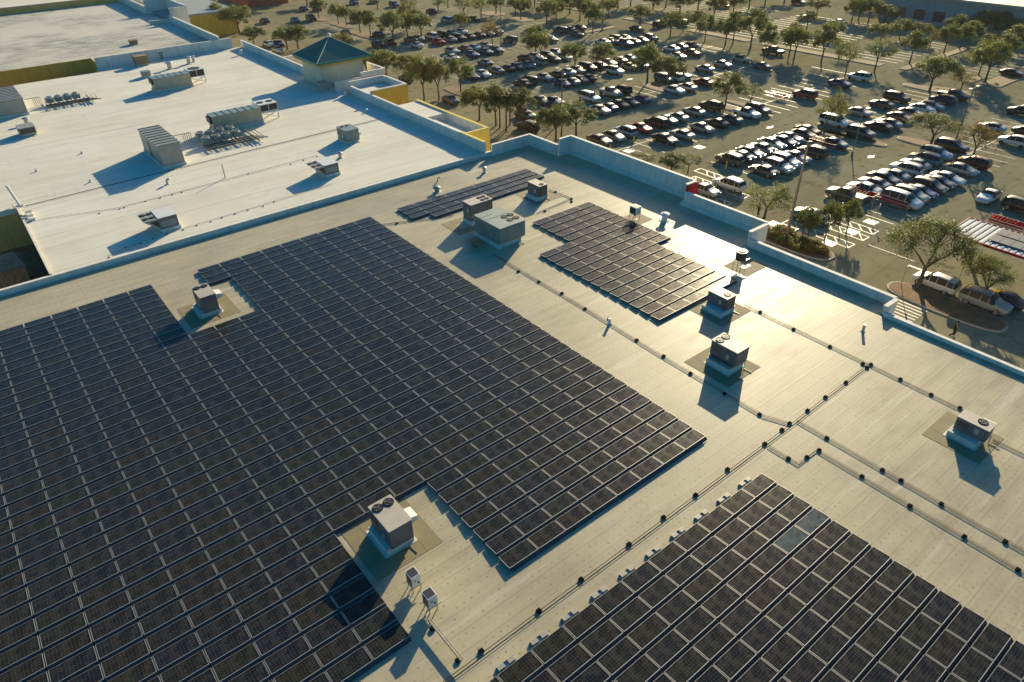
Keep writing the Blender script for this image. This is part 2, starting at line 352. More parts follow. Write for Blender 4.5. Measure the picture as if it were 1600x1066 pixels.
# ---- painted lines
ln = MB()
def line(x0, y0, x1, y1, w=0.12, z=0.006):
    d = Vector((x1-x0, y1-y0, 0)); n = Vector((-d.y, d.x, 0)).normalized()*w/2
    ln.quad([(x0-n.x, y0-n.y, GZ+z), (x1-n.x, y1-n.y, GZ+z), (x1+n.x, y1+n.y, GZ+z), (x0+n.x, y0+n.y, GZ+z)])
BANKS = [(-24.5, 58.6, 118, 5.4), (-6.3, 57.5, 122, 5.6), (12.2, 50, 118, 5.6), (31.5, 57, 116, 5.6), (49.8, 57, 122, 5.6), (67.5, 57, 118, 5.4), (84.3, 60, 114, 5.4), (102, 60, 112, 5.4), (122, 56, 110, 5.4), (140, 50, 110, 5.4)]
for yc, xa, xb, hl in BANKS:
    x = xa
    while x < xb: line(x, yc-hl, x, yc+hl); x += 2.62
    line(xa, yc, xb, yc, 0.12)
for yc in (-75, -57, -38.5, -20.5, -2, 16.5, 35, 53.5, 72, 90, 108):                  # the lot beyond the cross lane
    x = 137.5
    while x < 176: line(x, yc-5.4, x, yc+5.4, 0.13); x += 2.62
for y0 in (24.0, -31, 60):
    line(121.0, y0-14, 121.0, y0-2, 0.15)
# accessible bays: double lined aisles with hatching, from the photo's own bay edges
def bay(xa, xb, y0, y1):
    for a in ((xa, y0, xa, y1), (xb, y0, xb, y1), (xa, y0, xb, y0), (xa, y1, xb, y1)): line(*a, w=0.16)
    y = y0
    while y < y1-1.2: line(xa, y, xb, y+1.3, 0.14, 0.010); y += 1.35
bay(49.7, 51.2, -29.5, -19.8); bay(52.2, 53.6, -29.4, -19.6); bay(46.6, 48.1, -29.4, -20.4)
line(56.9, -29.6, 56.9, -24.6, 0.16)
bay(45.5, 47.0, -12.5, -3.0); bay(49.4, 50.9, -12.5, -3.0); bay(52.5, 54.0, -8, -1.5); bay(45.0, 46.5, 2.0, 11.0); bay(47.8, 49.3, 2.0, 11.0)
for px, py in ((1361, 347), (1331, 362), (1296, 380), (1210, 350), (1093, 230), (982, 236)):
    p = at(px, py, GZ); ln.quad([(p.x-0.75, p.y-0.75, GZ+0.012), (p.x+0.75, p.y-0.75, GZ+0.012), (p.x+0.75, p.y+0.75, GZ+0.012), (p.x-0.75, p.y+0.75, GZ+0.012)])
for px, py in ((1203, 199), (1361, 245), (984, 124)):                                  # lane arrows
    p = at(px, py, GZ); ln.quad([(p.x-1.1, p.y, GZ+0.012), (p.x, p.y-0.5, GZ+0.012), (p.x+1.1, p.y, GZ+0.012), (p.x, p.y+0.5, GZ+0.012)])
for k in range(6): line(36.5+k*0.62, -38.6, 36.5+k*0.62, -42.0, 0.22)                  # crossing beside the wall
line(47.8, -38.4, 47.8, -36.0, 0.4); line(49.2, -30.5, 49.2, -36.0, 0.12)
tag(obj('painted_markings', ln, 'paint'), kind='structure')

# ---- kerbed islands
def island(pts, label, top='mulch', h=0.14):
    c = Vector((sum(p[0] for p in pts)/len(pts), sum(p[1] for p in pts)/len(pts), 0))
    mb = MB(); mb.poly(pts, GZ-0.05, GZ+h)
    t = thing('planting_island', label, 'traffic island', (0, 0, 0)); t['kind'] = 'structure'
    for k in ('label', 'category'): del t[k]
    o = obj('kerb', mb, 'concrete', t)
    inner = [(c.x+(p[0]-c.x)*(1-0.22/max(0.5, (Vector((p[0], p[1], 0))-c).length)), c.y+(p[1]-c.y)*(1-0.22/max(0.5, (Vector((p[0], p[1], 0))-c).length))) for p in pts]
    mb = MB(); mb.poly(inner, GZ+h-0.05, GZ+h+0.03); obj('planting_bed', mb, top, t); return t
def ell(cx, cy, rx, ry, n=22, sq=0.7):
    o = []
    for i in range(n):
        a = 2*PI*i/n; ca, sa = math.cos(a), math.sin(a)
        o.append((cx+rx*math.copysign(abs(ca)**sq, ca), cy+ry*math.copysign(abs(sa)**sq, sa)))
    return o
island(ell(42.0, -42.6, 1.9, 5.9), 'kerbed grass island', 'mulch')
island(ell(42.6, -22.5, 2.0, 7.3), 'planted island', 'mulch')
island(ell(37.5, 15, 2.2, 14), 'planted strip', 'mulch'); island(ell(38.5, 45, 2.4, 11), 'planted strip', 'mulch'); island(ell(36.5, -5, 1.6, 5.0), 'strip', 'mulch')
for px, py, rx, ry in ((1040, 140, 2.2, 5.0), (1452, 140, 1.6, 5.2), (1288, 207, 1.4, 5.4), (842, 97, 1.8, 5.0), (1454, 228, 1.4, 5.4), (1335, 216, 1.3, 5.4), (1133, 168, 1.1, 5.2), (898, 114, 1.4, 5), (941, 113, 1.4, 5),
                       (1172, 167, 1.1, 5.2), (498, 30, 2.0, 5), (535, 40, 2.0, 6), (570, 55, 2.0, 6), (660, 62, 2, 5), (1500, 145, 1.5, 5.2), (770, 22, 3, 4), (814, 31, 3, 4), (720, 145, 1.6, 5)):
    p = at(px, py, GZ); island(ell(p.x, p.y, rx, ry), 'island', 'mulch' if rnd.random() < 0.55 else 'grass')
for (x0, x1, y0, y1) in ((131.5, 134.5, 12.5, 43), (131.5, 134.5, 47, 66), (131.5, 134.5, 70, 90), (110, 121, 82, 84), (131.5, 134.5, 94, 130), (131.8, 138, -7, -5.4), (132.5, 165, 6.6, 8.4), (132.5, 165, -12.0, -8.2)):
    island([(x0, y0), (x1, y0), (x1, y1), (x0, y1)], 'verge', 'grass')

# ================================================================== BUILDINGS
def wallbox(mb, x0, x1, y0, y1, z0, z1, mi=0): mb.box(x0, x1, y0, y1, z0, z1, mi)
def parapet(parent, segs, wall='parapet', cop='coping', name='parapet'):
    """segs: (x0,x1,y0,y1,ztop[,zbase]); each becomes its own wall part with a coping on top"""
    for s in segs:
        x0, x1, y0, y1, zt = s[:5]; zb = s[5] if len(s) > 5 else -0.5
        mb = MB(); mb.box(x0, x1, y0, y1, zb, zt); o = obj(name, mb, wall, parent)
        mb = MB(); e = 0.035; mb.box(x0-e, x1+e, y0-e, y1+e, zt+0.002, zt+0.07); obj('coping', mb, cop, o)
grey = thing('grey_roofed_store', 'large store building whose weathered grey flat roof carries the solar arrays', 'store')
mb = MB(); mb.poly([(-170, -170), (22.55, -170), (22.55, -43.9), (24.6, -43.9), (24.6, -29.3), (27.7, -29.3), (27.7, -18.9), (29.4, -18.9), (29.4, 1.1), (27.3, 1.1), (27.3, 6.5), (-170, 6.5)], -0.5, 0.0)
obj('roof_deck', mb, 'roof', grey)
mb = MB(); mb.poly([(-169.9, -169.9), (22.8, -169.9), (22.8, -43.8), (24.9, -43.8), (24.9, -29.2), (28.0, -29.2), (28.0, -18.8), (29.7, -18.8), (29.7, 1.3), (27.5, 1.3), (27.5, 6.7), (-169.9, 6.7)], GZ, -0.5)
obj('outer_wall', mb, 'cream', grey)
parapet(grey, [(29.4, 29.72, -18.9, 1.12, 2.15), (27.62, 29.4, 0.82, 1.12, 2.15), (27.3, 27.6, 1.12, 6.5, 1.4), (21.2, 27.6, 6.5, 6.8, 1.4),
               (28.0, 29.4, -19.2, -18.9, 2.15), (27.7, 28.0, -29.3, -19.2, 1.4), (24.95, 27.7, -29.6, -29.3, 1.35),
               (24.6, 24.92, -43.9, -29.6, 0.75), (22.85, 24.6, -44.2, -43.9, 0.75), (22.55, 22.82, -170, -44.2, 0.28)])
parapet(grey, [(-170, 21.2, 6.72, 7.0, 0.50, -7.4)])
# red return panel outside the high parapet
mb = MB(); mb.box(27.72, 29.74, -19.28, -19.203, -2.2, 2.1); obj('red_wall_panel', mb, 'red', grey)
# cant strips along the walls
mb = MB()
for x, y0, y1 in ((29.4, -18.9, 0.8), (27.7, -29.3, -18.9)): mb.quad([(x-0.35, y0, 0.004), (x-0.003, y0, 0.45), (x-0.003, y1, 0.45), (x-0.35, y1, 0.004)])
obj('cant_strip', mb, 'curb', grey)

white = thing('white_roofed_store', 'store building with a clean white flat roof and a teal corner tower', 'store')
mb = MB(); mb.poly([(-29.0, 7.003), (20.3, 7.003), (20.3, 45), (20.3, 57), (20.3, 91), (-7.2, 91), (-7.2, 88.2), (-60, 88.2), (-60, 26.4), (-29.0, 26.4)], 0.1, WZ)
obj('roof_deck', mb, 'wroof', white)
mb = MB(); mb.poly([(-28.95, 7.02), (20.45, 7.02), (20.45, 91), (-7.25, 91), (-7.25, 88.15), (-59.9, 88.15), (-59.9, 26.45), (-28.95, 26.45)], GZ, 0.1)
obj('outer_wall', mb, 'olive', white)
parapet(white, [(20.3, 20.62, 7.0, 43.0, 1.75, 0.0), (20.3, 20.62, 57.4, 90.9, 1.75, 0.0), (20.62, 28.5, 70.0, 70.3, 1.75, -0.5), (28.2, 28.5, 60, 70.0, 1.75, -0.5)])
parapet(white, [(-29.0, -28.85, 7.1, 26.5, WZ+0.08, 0.1), (-59, -28.85, 26.5, 26.65, WZ+0.08, 0.1)], 'yellow')
# low canopy block with yellow parapet
mb = MB(); mb.box(20.62, 25.0, 22.2, 30.2, GZ, 1.30); mb.box(20.62, 25.0, 12.6, 22.2, GZ, 0.35); obj('entry_canopy', mb, 'wroof', white)
mb = MB(); mb.box(20.66, 22.4, 12.65, 21.8, 0.354, 0.95); obj('canopy_upstand', mb, 'wroof', white)
parapet(white, [(24.7, 25.05, 12.3, 30.3, 1.42, -7.3), (20.66, 24.7, 12.3, 12.6, 1.42, -7.3)], 'parapet', 'yellow')
mb = MB(); mb.box(20.66, 25.09, 12.255, 12.297, -7.3, 1.38); mb.box(25.055, 25.09, 12.3, 30.3, -7.3, 1.38); obj('stucco_face', mb, 'yellow', white)
mb = MB(); mb.box(20.24, 20.68, 7.1, 12.28, 1.822, 1.88); obj('yellow_cap', mb, 'yellow', white)
# ochre block
mb = MB(); mb.box(20.7, 27.0, 37.0, 43.9, GZ, 1.2); obj('ochre_block', mb, 'ochre', white)
parapet(white, [(20.64, 27.1, 36.7, 37.0, 2.2, -7.4), (26.8, 27.1, 37.0, 44.2, 2.2, -7.4), (20.7, 26.8, 43.9, 44.2, 2.2, 0)])
mb = MB(); mb.box(20.64, 27.14, 36.655, 36.697, -7.4, 2.1); mb.box(27.103, 27.14, 36.7, 44.2, -7.4, 2.1); obj('stucco_face', mb, 'ochre', white)
mb = MB(); mb.box(20.72, 26.78, 37.02, 43.88, 1.204, 1.25); obj('block_roof', mb, 'wroof', white)
parapet(white, [(24.0, 28.6, 46.0, 46.3, 2.7, -7.4), (28.3, 28.6, 46.3, 52.0, 2.7, -7.4), (19.2, 24.0, 46.0, 46.2, 2.0, 0.4)])
mb = MB(); mb.box(24.0, 28.64, 45.955, 45.997, -7.4, 1.9); obj('stucco_face', mb, 'brick', white)
mb = MB(); mb.box(20.5, 28.3, 46.3, 60.0, GZ, 1.1); obj('block_roof', mb, 'wroof', white)
# tower
tw = MB(); tw.box(18.9, 26.6, 50.0, 57.2, WZ-0.2, 4.15); tower = obj('corner_tower', tw, 'cream', white)
mb = MB(); mb.box(18.0, 27.6, 49.0, 58.1, 4.0, 4.25); obj('soffit_trim', mb, 'ochre', tower)
mb = MB(); mb.box(18.75, 26.75, 49.85, 57.35, 3.75, 3.998); obj('cornice', mb, 'brick', tower)
a = [(17.85, 48.85), (27.75, 48.85), (27.75, 58.25), (17.85, 58.25)]; ap = (22.8, 53.5, 7.35)
mb = MB(); mb.poly(a, 4.252, 4.55)
mb.v.append(ap); k = len(mb.v)-1
for i in range(4): mb.f.append((4+i, 4+(i+1) % 4, k)); mb.m.append(0)
# battens of the standing seam roof
for i in range(4):
    p0 = Vector((*a[i], 4.55)); p1 = Vector((*a[(i+1) % 4], 4.55)); apx = Vector(ap); n = (p1-p0).cross(apx-p0).normalized()
    for j in range(1, 22):
        t = j/22; b = p0.lerp(p1, t); lam = 1-abs(2*t-1); mid = (p0+p1)/2; e = b+(apx-mid)*lam*0.985
        if (e-b).length > 0.2: mb.cyl(b+n*0.02, e+n*0.02, 0.035, 0.035, 4)
obj('pyramid_roof', mb, 'teal', tower)
mb = MB()
for p in a: mb.cyl((*p, 4.6), (ap[0], ap[1], ap[2]+0.03), 0.09, 0.09, 6)
for i in range(4): mb.cyl((*a[i], 4.57), (*a[(i+1) % 4], 4.57), 0.07, 0.07, 6)
obj('ridge_cap', mb, 'ridge', tower)
mb = MB(); mb.cyl((ap[0], ap[1], 7.3), (ap[0], ap[1], 7.75), 0.3, 0.25, 10); mb.cyl((ap[0], ap[1], 7.75), (ap[0], ap[1], 8.0), 0.35, 0.02, 10); obj('finial', mb, 'hvacw', tower)

far = thing('far_roofed_store', 'farthest store building with a mottled dirty roof behind the white one', 'store')
mb = MB(); mb.poly([(-90, 96.0), (-7.0, 96.0), (-7.0, 91.3), (16.0, 91.3), (16.0, 165), (-90, 165)], 1.0, 1.5); obj('roof_deck', mb, 'froof', far)
mb = MB(); mb.poly([(-89.9, 96.05), (-7.02, 96.05), (-7.02, 91.35), (16.0, 91.35), (16.0, 165), (-89.9, 165)], GZ, 1.0); obj('outer_wall', mb, 'green', far)
mb = MB(); mb.box(-90, -7.0, 95.9, 96.0, GZ, 1.55); mb.box(-7.05, -6.95, 91.3, 95.9, GZ, 1.7); obj('green_wall', mb, 'green', far)
parapet(far, [(-7.0, 18.6, 91.0, 91.3, 2.35, 0.4), (16.0, 16.4, 91.3, 124, 2.9, -7), (16.4, 20.4, 123.7, 124.0, 4.4, -7), (20.0, 20.4, 124, 140, 4.6, -7), (15.0, 20.0, 139.7, 140, 4.6, -7), (14.8, 15.2, 140, 165, 3.2, -7), (11.5, 16.0, 124.0, 124.3, 2.2, 1), ])
parapet(far, [(-90, 15, 165, 165.4, 3.0, -7)], 'olive', 'hvacg')
mb = MB(); mb.box(16.4, 20.0, 124.0, 139.7, -7, 2.0); obj('stair_block', mb, 'farwall', far)
mb = MB(); mb.poly([(-100, 166), (14, 166), (14, 260), (-100, 260)], GZ, 1.3); o = obj('back_store', mb, 'wroof'); tag(o, 'sliver of white roofed building beyond the mottled roof at the top left', 'building')
mb = MB(); mb.box(24, 40, 150, 215, GZ, -1.8); t = thing('green_store', 'olive green low building beyond the far store at the top edge', 'building'); obj('wall', mb, 'green', t)
mb = MB(); mb.box(23.8, 40.2, 149.8, 215.2, -1.8, -1.3); obj('roof', mb, 'farwall', t)

t = thing('distant_building', 'long blue grey shaded building behind trees in the far right corner', 'building', (0, 0, 0))
mb = MB(); mb.box(184.5, 225, -12, 41, GZ, -1.2); obj('wall', mb, 'farwall', t)
mb = MB(); mb.box(183.6, 226, -13, 42, -1.2, -0.5); obj('roof', mb, 'hvacg', t)
for i in range(9):
    mb = MB(); y = -8+i*5.2; mb.box(184.42, 184.5, y, y+3.0, GZ+0.9, GZ+3.6); wdw = obj('window', mb, 'winglass', t)
    mb = MB(); mb.box(184.36, 184.418, y-0.12, y+3.12, GZ+0.75, GZ+0.88); mb.box(184.36, 184.418, y-0.12, y+3.12, GZ+3.62, GZ+3.72); obj('frame', mb, 'hvacw', wdw)
t = thing('pale_outbuilding', 'small cream walled outbuilding in the far right corner behind trees', 'building')
mb = MB(); mb.box(196, 214, -32, -17, GZ, -3.5); obj('wall', mb, 'cream', t); mb = MB(); mb.box(195.6, 214.4, -32.4, -16.6, -3.5, -3.1); obj('roof', mb, 'coping', t)
t = thing('brown_outbuilding', 'dark brown flat building at the top edge above the parked cars', 'building')
mb = MB(); mb.box(58, 72, 190, 215, GZ, -3); obj('wall', mb, 'brick', t); mb = MB(); mb.box(57.6, 72.4, 189.6, 215.4, -3, -2.6); obj('roof', mb, 'hvacg', t)

# ================================================================== SOLAR ARRAYS
PW, PITCHY, DEP, ZF, ZN = 2.02, 1.1714, 0.985, 0.15, 0.215
cells = []   # (x0, yfar, array, rowindex, col)
for k in range(-40, 0):
    for r in range(38):
        if k == -9 and 3 <= r <= 8: continue
        if k in (-10, -11) and r <= 8: continue
        if k in (-9, -10, -11) and 31 <= r: continue
        cells.append((k*PW, -r*PITCHY-0.16*PITCHY+0.16, 'main', r, -1-k))
for r in range(18):
    x0, x1 = (12.1, 20.2) if r <= 4 else ((8.06, 20.2) if r <= 9 else (8.06, 18.2))
    nn = round((x1-x0)/PW)
    for j in range(nn): cells.append((x0+j*PW, -12.3-r*PITCHY, 'east', r, j))
for r in range(4):
    for j in range(1 if r == 3 else 0, 9 if r < 3 else 8): cells.append((3.15+j*PW, -0.12-r*PITCHY, 'north', r, j))
for r in range(26):
    for j in range(24): cells.append((-PW*(j+1), -48.55-r*PITCHY, 'south', r, j))
TILT = math.atan2(ZN-ZF, DEP)
def panel_geo(frame, cel, x, y, z, mi_f=0, mi_c=0):
    """panel in local space: origin far-left corner at the low edge"""
    X = Matrix.Translation((x, y, z)) @ Matrix.Rotation(-TILT, 4, 'X')
    L = math.hypot(DEP, ZN-ZF); g0 = 0.03; W = PW-g0; t = 0.034
    q = lambda a, b, c: tuple(X @ Vector((a, -b, c)))
    b = 0.024
    h_ = b*0.55
    for (a0, a1, b0, b1) in ((g0, W, 0, h_), (g0, W, L-b, L), (g0, g0+b, b, L-b), (W-b, W, b, L-b)):
        frame.quad([q(a0, b1, t), q(a1, b1, t), q(a1, b0, t), q(a0, b0, t)], mi_f)
    for p0, p1 in (((g0, 0), (W, 0)), ((W, 0), (W, L)), ((W, L), (g0, L)), ((g0, L), (g0, 0))):
        frame.quad([q(*p0, 0), q(*p1, 0), q(*p1, t), q(*p0, t)], mi_f)
    frame.quad([q(g0, 0, 0), q(g0, L, 0), q(W, L, 0), q(W, 0, 0)], mi_f)
    c = t-0.006
    cel.quad([q(g0+b, L-b, c), q(W-b, L-b, c), q(W-b, b, c), q(g0+b, b, c)], mi_c, [(0, 0), (1, 0), (1, 1), (0, 1)])
vis = []; rest = []
for c in cells:
    x, y = c[0], c[1]; P = [proj(p) for p in ((x, y, ZF), (x+PW, y, ZF), (x+PW, y-DEP, ZN), (x, y-DEP, ZN))]
    if min(p[2] for p in P) < 3: continue
    if max(p[0] for p in P) < -160 or min(p[0] for p in P) > 1760 or min(p[1] for p in P) > 1220: continue
    A = 0.5*abs(sum(P[i][0]*P[(i+1) % 4][1]-P[(i+1) % 4][0]*P[i][1] for i in range(4)))
    cx = sum(p[0] for p in P)/4; cy = sum(p[1] for p in P)/4
    if 0 < cx < 1600 and 0 < cy < 1066: vis.append((A, c))
    else: rest.append(c)
vis.sort(key=lambda t: -t[0]); rest += [c for A, c in vis[300:]]; vis = [c for A, c in vis[:300]]
fm, cm, sm = MB(), MB(), MB()
panel_geo(fm, cm, 0, 0, 0)
k = len(sm.v)
for x in (0.12, PW-0.12): sm.v += [(x, -0.06, -0.146), (x, -DEP+0.06, -0.146), (x, -DEP+0.06, 0.05), (x, -0.06, -0.008)]
sm.f += [(0, 1, 2, 3), (4, 7, 6, 5), (1, 5, 6, 2), (0, 4, 5, 1), (3, 2, 6, 7), (0, 3, 7, 4)]; sm.m += [0]*6
DF = [(0.04, -DEP+0.01, 0.05), (PW-0.04, -DEP+0.01, 0.05), (PW-0.04, -PITCHY+0.03, -0.12), (0.04, -PITCHY+0.03, -0.12)]
dm = MB(); dm.quad(DF); dme = mesh(dm, 'gap_shade_sheet')  # dark sheet added behind each panel to paint the row gap as deep shade
fme, cme, sme = mesh(fm, 'frame'), mesh(cm, 'cell_sheet'), mesh(sm, 'ballast_pan')
proto = thing('solar_panel', '', 'solar panel', (0, 0, 0), 0, 'framed solar panels laid in tilted rows on the grey roof')
obj('frame', fme, 'alu', proto); obj('cell_sheet', cme, 'pv', proto); obj('ballast_pan', sme, 'black', proto); obj('gap_shade_sheet', dme, 'gap_shade', proto); reg(proto)
vis.sort(key=lambda c: (c[2], c[3], c[4]))
first = True
for x, y, arr, r, j in vis:
    o = proto if first else tree_copy(proto); first = False
    o.location = (x, y, ZF)
    if arr == 'main': o['label'] = f"large array's {ordn(37-r)} row up from its near edge, {ordn(j)} panel from the right"
    elif arr == 'south': o['label'] = f"lower right array's {ordn(r)} row from the conduits, {ordn(j)} panel from its right end"
    else: o['label'] = f'solar panel in the tan tinted array beside the shiny roof, {ordn(r)} row down, {ordn(j)} from its left end'
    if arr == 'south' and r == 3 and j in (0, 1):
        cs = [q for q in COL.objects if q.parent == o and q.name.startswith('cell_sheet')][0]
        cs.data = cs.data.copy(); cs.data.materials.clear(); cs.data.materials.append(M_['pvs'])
        cs['label'] = 'cell sheet with a pale blue reflection painted in'
        o['label'] = ('blue sheen painted solar panel at the right edge of the lower right array', 'blue sheen painted solar panel one in from the right edge of the lower right array')[j]
rm = MB()
for x, y, arr, r, j in rest:
    panel_geo(rm, rm, x, y, ZF, 0, 1); rm.quad([(x+a, y+b, ZF+c) for a, b, c in DF], 2)
    if r % 1 == 0: rm.quad([(x+0.12, y-0.06, 0.002), (x+0.12, y-0.06, 0.14), (x+0.12, y-DEP+0.06, 0.195), (x+0.12, y-DEP+0.06, 0.002)], 2)
tag(obj('solar_panels', rm, ['alu', 'pv', 'gap_shade']), 'remaining farther solar panels of the roof arrays seen as one dark field', 'solar panels', kind='stuff')
# ballast trays along the conduit side of the lower right array
bt = thing('ballast_tray', 'grey ballast tray beside the conduit edge of the lower right solar array', 'ballast tray', (0, 0, 0), 0, 'ballast trays along the lower right array')
mb = MB(); mb.box(-0.55, 0.5, -0.14, 0.14, 0.002, 0.05); mb.box(-0.55, 0.5, 0.12, 0.14, 0.05, 0.12); obj('tray', mb, 'galv', bt)
mb = MB(); mb.box(-0.5, -0.12, -0.11, 0.11, 0.05, 0.15); obj('concrete_block', mb, 'hvacg', bt); mb = MB(); mb.box(0.1, 0.45, -0.11, 0.11, 0.05, 0.14); obj('concrete_block', mb, 'hvacg', bt); reg(bt)
for j in range(13):
    o = bt if j == 0 else tree_copy(bt); o.location = (-PW*(j+1)+0.75, -48.32, 0.0); o['label'] = f'grey ballast tray beside the lower right solar array, {ordn(j)} from its right corner'
# ================================================================== ROOF EQUIPMENT
def fan_part(parent, x, y, z, r, dark=True):
    mb = MB(); mb.ring((x, y), r, r-0.04, z, z+0.035, 20); f = obj('fan', mb, 'black', parent)
    mb = MB(); mb.cyl((x, y, z+0.003), (x, y, z+0.02), r-0.05, None, 18); obj('fan_well', mb, 'dark', f)
    mb = MB()
    for i in range(4):
        a = i*PI/2+0.4; c, s = math.cos(a), math.sin(a); c2, s2 = math.cos(a+0.6), math.sin(a+0.6); R_ = r*0.8
        mb.quad([(x+0.06*c, y+0.06*s, z+0.03), (x+R_*c, y+R_*s, z+0.035), (x+R_*c2, y+R_*s2, z+0.045), (x+0.07*c2, y+0.07*s2, z+0.04)])
    mb.cyl((x, y, z+0.02), (x, y, z+0.05), 0.22*r, None, 10); obj('fan_blades', mb, 'hvac', f)
    mb = MB(); mb.ring((x, y), r*0.6, r*0.6-0.012, z+0.052, z+0.06, 16); mb.box(x-r, x+r, y-0.006, y+0.006, z+0.052, z+0.06); mb.box(x-0.006, x+0.006, y-r, y+r, z+0.0605, z+0.068); obj('fan_guard', mb, 'dark', f)
def cabinet(name, label, cat, box, curb, fans=(), m='hvac', grille=(), hood=None, seams=(), group=None, doors=True, zbase=0.0, split=None):
    x0, x1, y0, y1, z0, z1 = box
    cx, cy = (x0+x1)/2, (y0+y1)/2
    t = thing(name, label, cat, (cx, cy, zbase), 0, group)
    T = lambda mb: [setattr(mb, 'v', [(a-cx, b-cy, c-zbase) for a, b, c in mb.v]), mb][1]
    def P(nm, mb, mm, par=t): return obj(nm, T(mb), mm, par)
    mb = MB(); a, b, c, d, e = curb; mb.box(a, b, c, d, zbase+0.002, e)
    mb.box(a-0.14, b+0.14, c-0.14, d+0.14, zbase+0.002, zbase+0.03); P('curb', mb, 'curb')
    mb = MB()
    for s in (split or [(x0, x1, y0, y1, z0, z1-0.05)]): mb.box(*s)
    P('cabinet', mb, m)
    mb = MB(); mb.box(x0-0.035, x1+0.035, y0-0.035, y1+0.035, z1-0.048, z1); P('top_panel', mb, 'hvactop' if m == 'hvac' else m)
    for (x, y, r) in fans:
        # fans are built at world coordinates, then shifted
        k0 = len(COL.objects)
        f0 = bpy.data.objects.new('tmp', None)
        fan_part_local(t, x-cx, y-cy, z1-zbase, r)
    for s, u0, u1, w0, w1 in grille:   # dark louvred coils on a side
        mb = MB(); e = 0.012
        if s == 'S': mb.box(u0, u1, y0-e, y0-0.001, w0, w1)
        if s == 'N': mb.box(u0, u1, y1+0.001, y1+e, w0, w1)
        if s == 'W': mb.box(x0-e, x0-0.001, u0, u1, w0, w1)
        if s == 'E': mb.box(x1+0.001, x1+e, u0, u1, w0, w1)
        gr = P('coil_grille', mb, 'dark')
        mb = MB(); nb = 7
        for i in range(1, nb):
            q = u0+(u1-u0)*i/nb
            if s == 'S': mb.box(q-0.012, q+0.012, y0-e-0.01, y0-e-0.001, w0, w1)
            if s == 'W': mb.box(x0-e-0.01, x0-e-0.001, q-0.012, q+0.012, w0, w1)
        if mb.f: o = obj('louvre', T(mb), 'galv', gr)
    if hood:
        hx0, hx1, hy0, hy1, hz0, hz1 = hood
        mb = MB(); mb.quad([(hx0, hy0, hz1), (hx1, hy0, hz1-0.12), (hx1, hy1, hz1-0.12), (hx0, hy1, hz1)])
        mb.quad([(hx0, hy0, hz0), (hx1, hy0, hz0+0.15), (hx1, hy0, hz1-0.12), (hx0, hy0, hz1)]); mb.quad([(hx0, hy1, hz1), (hx1, hy1, hz1-0.12), (hx1, hy1, hz0+0.15), (hx0, hy1, hz0)])
        mb.quad([(hx1, hy0, hz0+0.15), (hx1, hy1, hz0+0.15), (hx1, hy1, hz1-0.12), (hx1, hy0, hz1-0.12)]); mb.quad([(hx0, hy0, hz0), (hx0, hy1, hz0), (hx1, hy1, hz0+0.15), (hx1, hy0, hz0+0.15)])
        P('intake_hood', mb, 'hvacw')
    if doors:
        for i in range(max(1, int((x1-x0)/0.75))):
            mb = MB(); w_ = (x1-x0)/max(1, int((x1-x0)/0.75)); a = x0+i*w_+0.05; h0 = z0+0.1
            mb.box(a, a+w_-0.1, y0-0.014, y0-0.001, h0, z1-0.12); P('access_panel', mb, m)
        for i in range(max(1, int((y1-y0)/0.8))):
            mb = MB(); w_ = (y1-y0)/max(1, int((y1-y0)/0.8)); a = y0+i*w_+0.05
            mb.box(x0-0.014, x0-0.001, a, a+w_-0.1, z0+0.1, z1-0.12); P('access_panel', mb, m)
    # small fittings: disconnect box, drain pipe and rows of louvre slots
    mb = MB(); q = y0+(y1-y0)*0.3; mb.box(x0-0.13, x0-0.016, q-0.12, q+0.12, z0+0.35, z0+0.75); P('disconnect_box', mb, 'galv')
    mb = MB(); q = x0+(x1-x0)*0.75; mb.tube([(q, y0-0.10, z0+0.2), (q, y0-0.10, zbase+0.06), (q+0.05, y0-0.75, zbase+0.05)], 0.025, 6); P('drain_pipe', mb, 'gpipe')
    mb = MB(); nl_ = 6
    for i in range(nl_): zz = z0+(z1-z0)*(0.35+0.07*i); mb.box(x0-0.024, x0-0.0145, y1-(y1-y0)*0.42, y1-0.12, zz, zz+0.025)
    if doors: P('louvre_row', mb, 'dark')
    mb = MB(); mb.box(x0-0.03, x1+0.03, y0-0.03, y1+0.03, z0-0.04, z0-0.002); P('base_rail', mb, 'galv')
    for s in seams:
        mb = MB(); mb.box(*s); P('top_seam', mb, 'dark')
    return t
def fan_part_local(parent, x, y, z, r):
    fan_part(parent, x, y, z, r)
HG = 'packaged air conditioning units on the grey roof'
def pad(x0, x1, y0, y1, label, z=0.0):
    mb = MB(); g_ = 0.035
    xs = [x0, x0+1.0, x1-1.0, x1]; ys = [y0, y0+1.0, y1-1.0, y1]
    t = thing('walkway_pad', label, 'roof pad', ((x0+x1)/2, (y0+y1)/2, 0), 0, 'tan walkway pads round the roof units')
    cx, cy = (x0+x1)/2, (y0+y1)/2
    for (a, b, c, d) in ((x0, x1-1.02, y0, y0+1.0), (x1-1.0, x1, y0, y1-1.02), (x0+1.02, x1, y1-1.0, y1), (x0, x0+1.0, y0+1.02, y1)):
        mb = MB(); mb.box(a-cx, b-cx, c-cy, d-cy, 0.004, 0.016); obj('pad_strip', mb, 'pad', t)
cabinet('rooftop_unit', 'pinkish cream two fan rooftop unit in the middle of the pale right roof', 'air conditioner', (7.0, 8.4, -41.25, -39.0, 0.62, 1.85), (6.55, 8.3, -41.1, -39.1, 0.45), [(7.37, -39.42, 0.32), (8.05, -39.42, 0.32)], hood=(8.4, 8.8, -40.9, -39.9, 1.15, 1.65), group=HG, split=[(7.0, 8.4, -41.25, -39.0, 0.62, 1.80), (6.75, 8.2, -41.05, -39.15, 0.45, 0.62)])
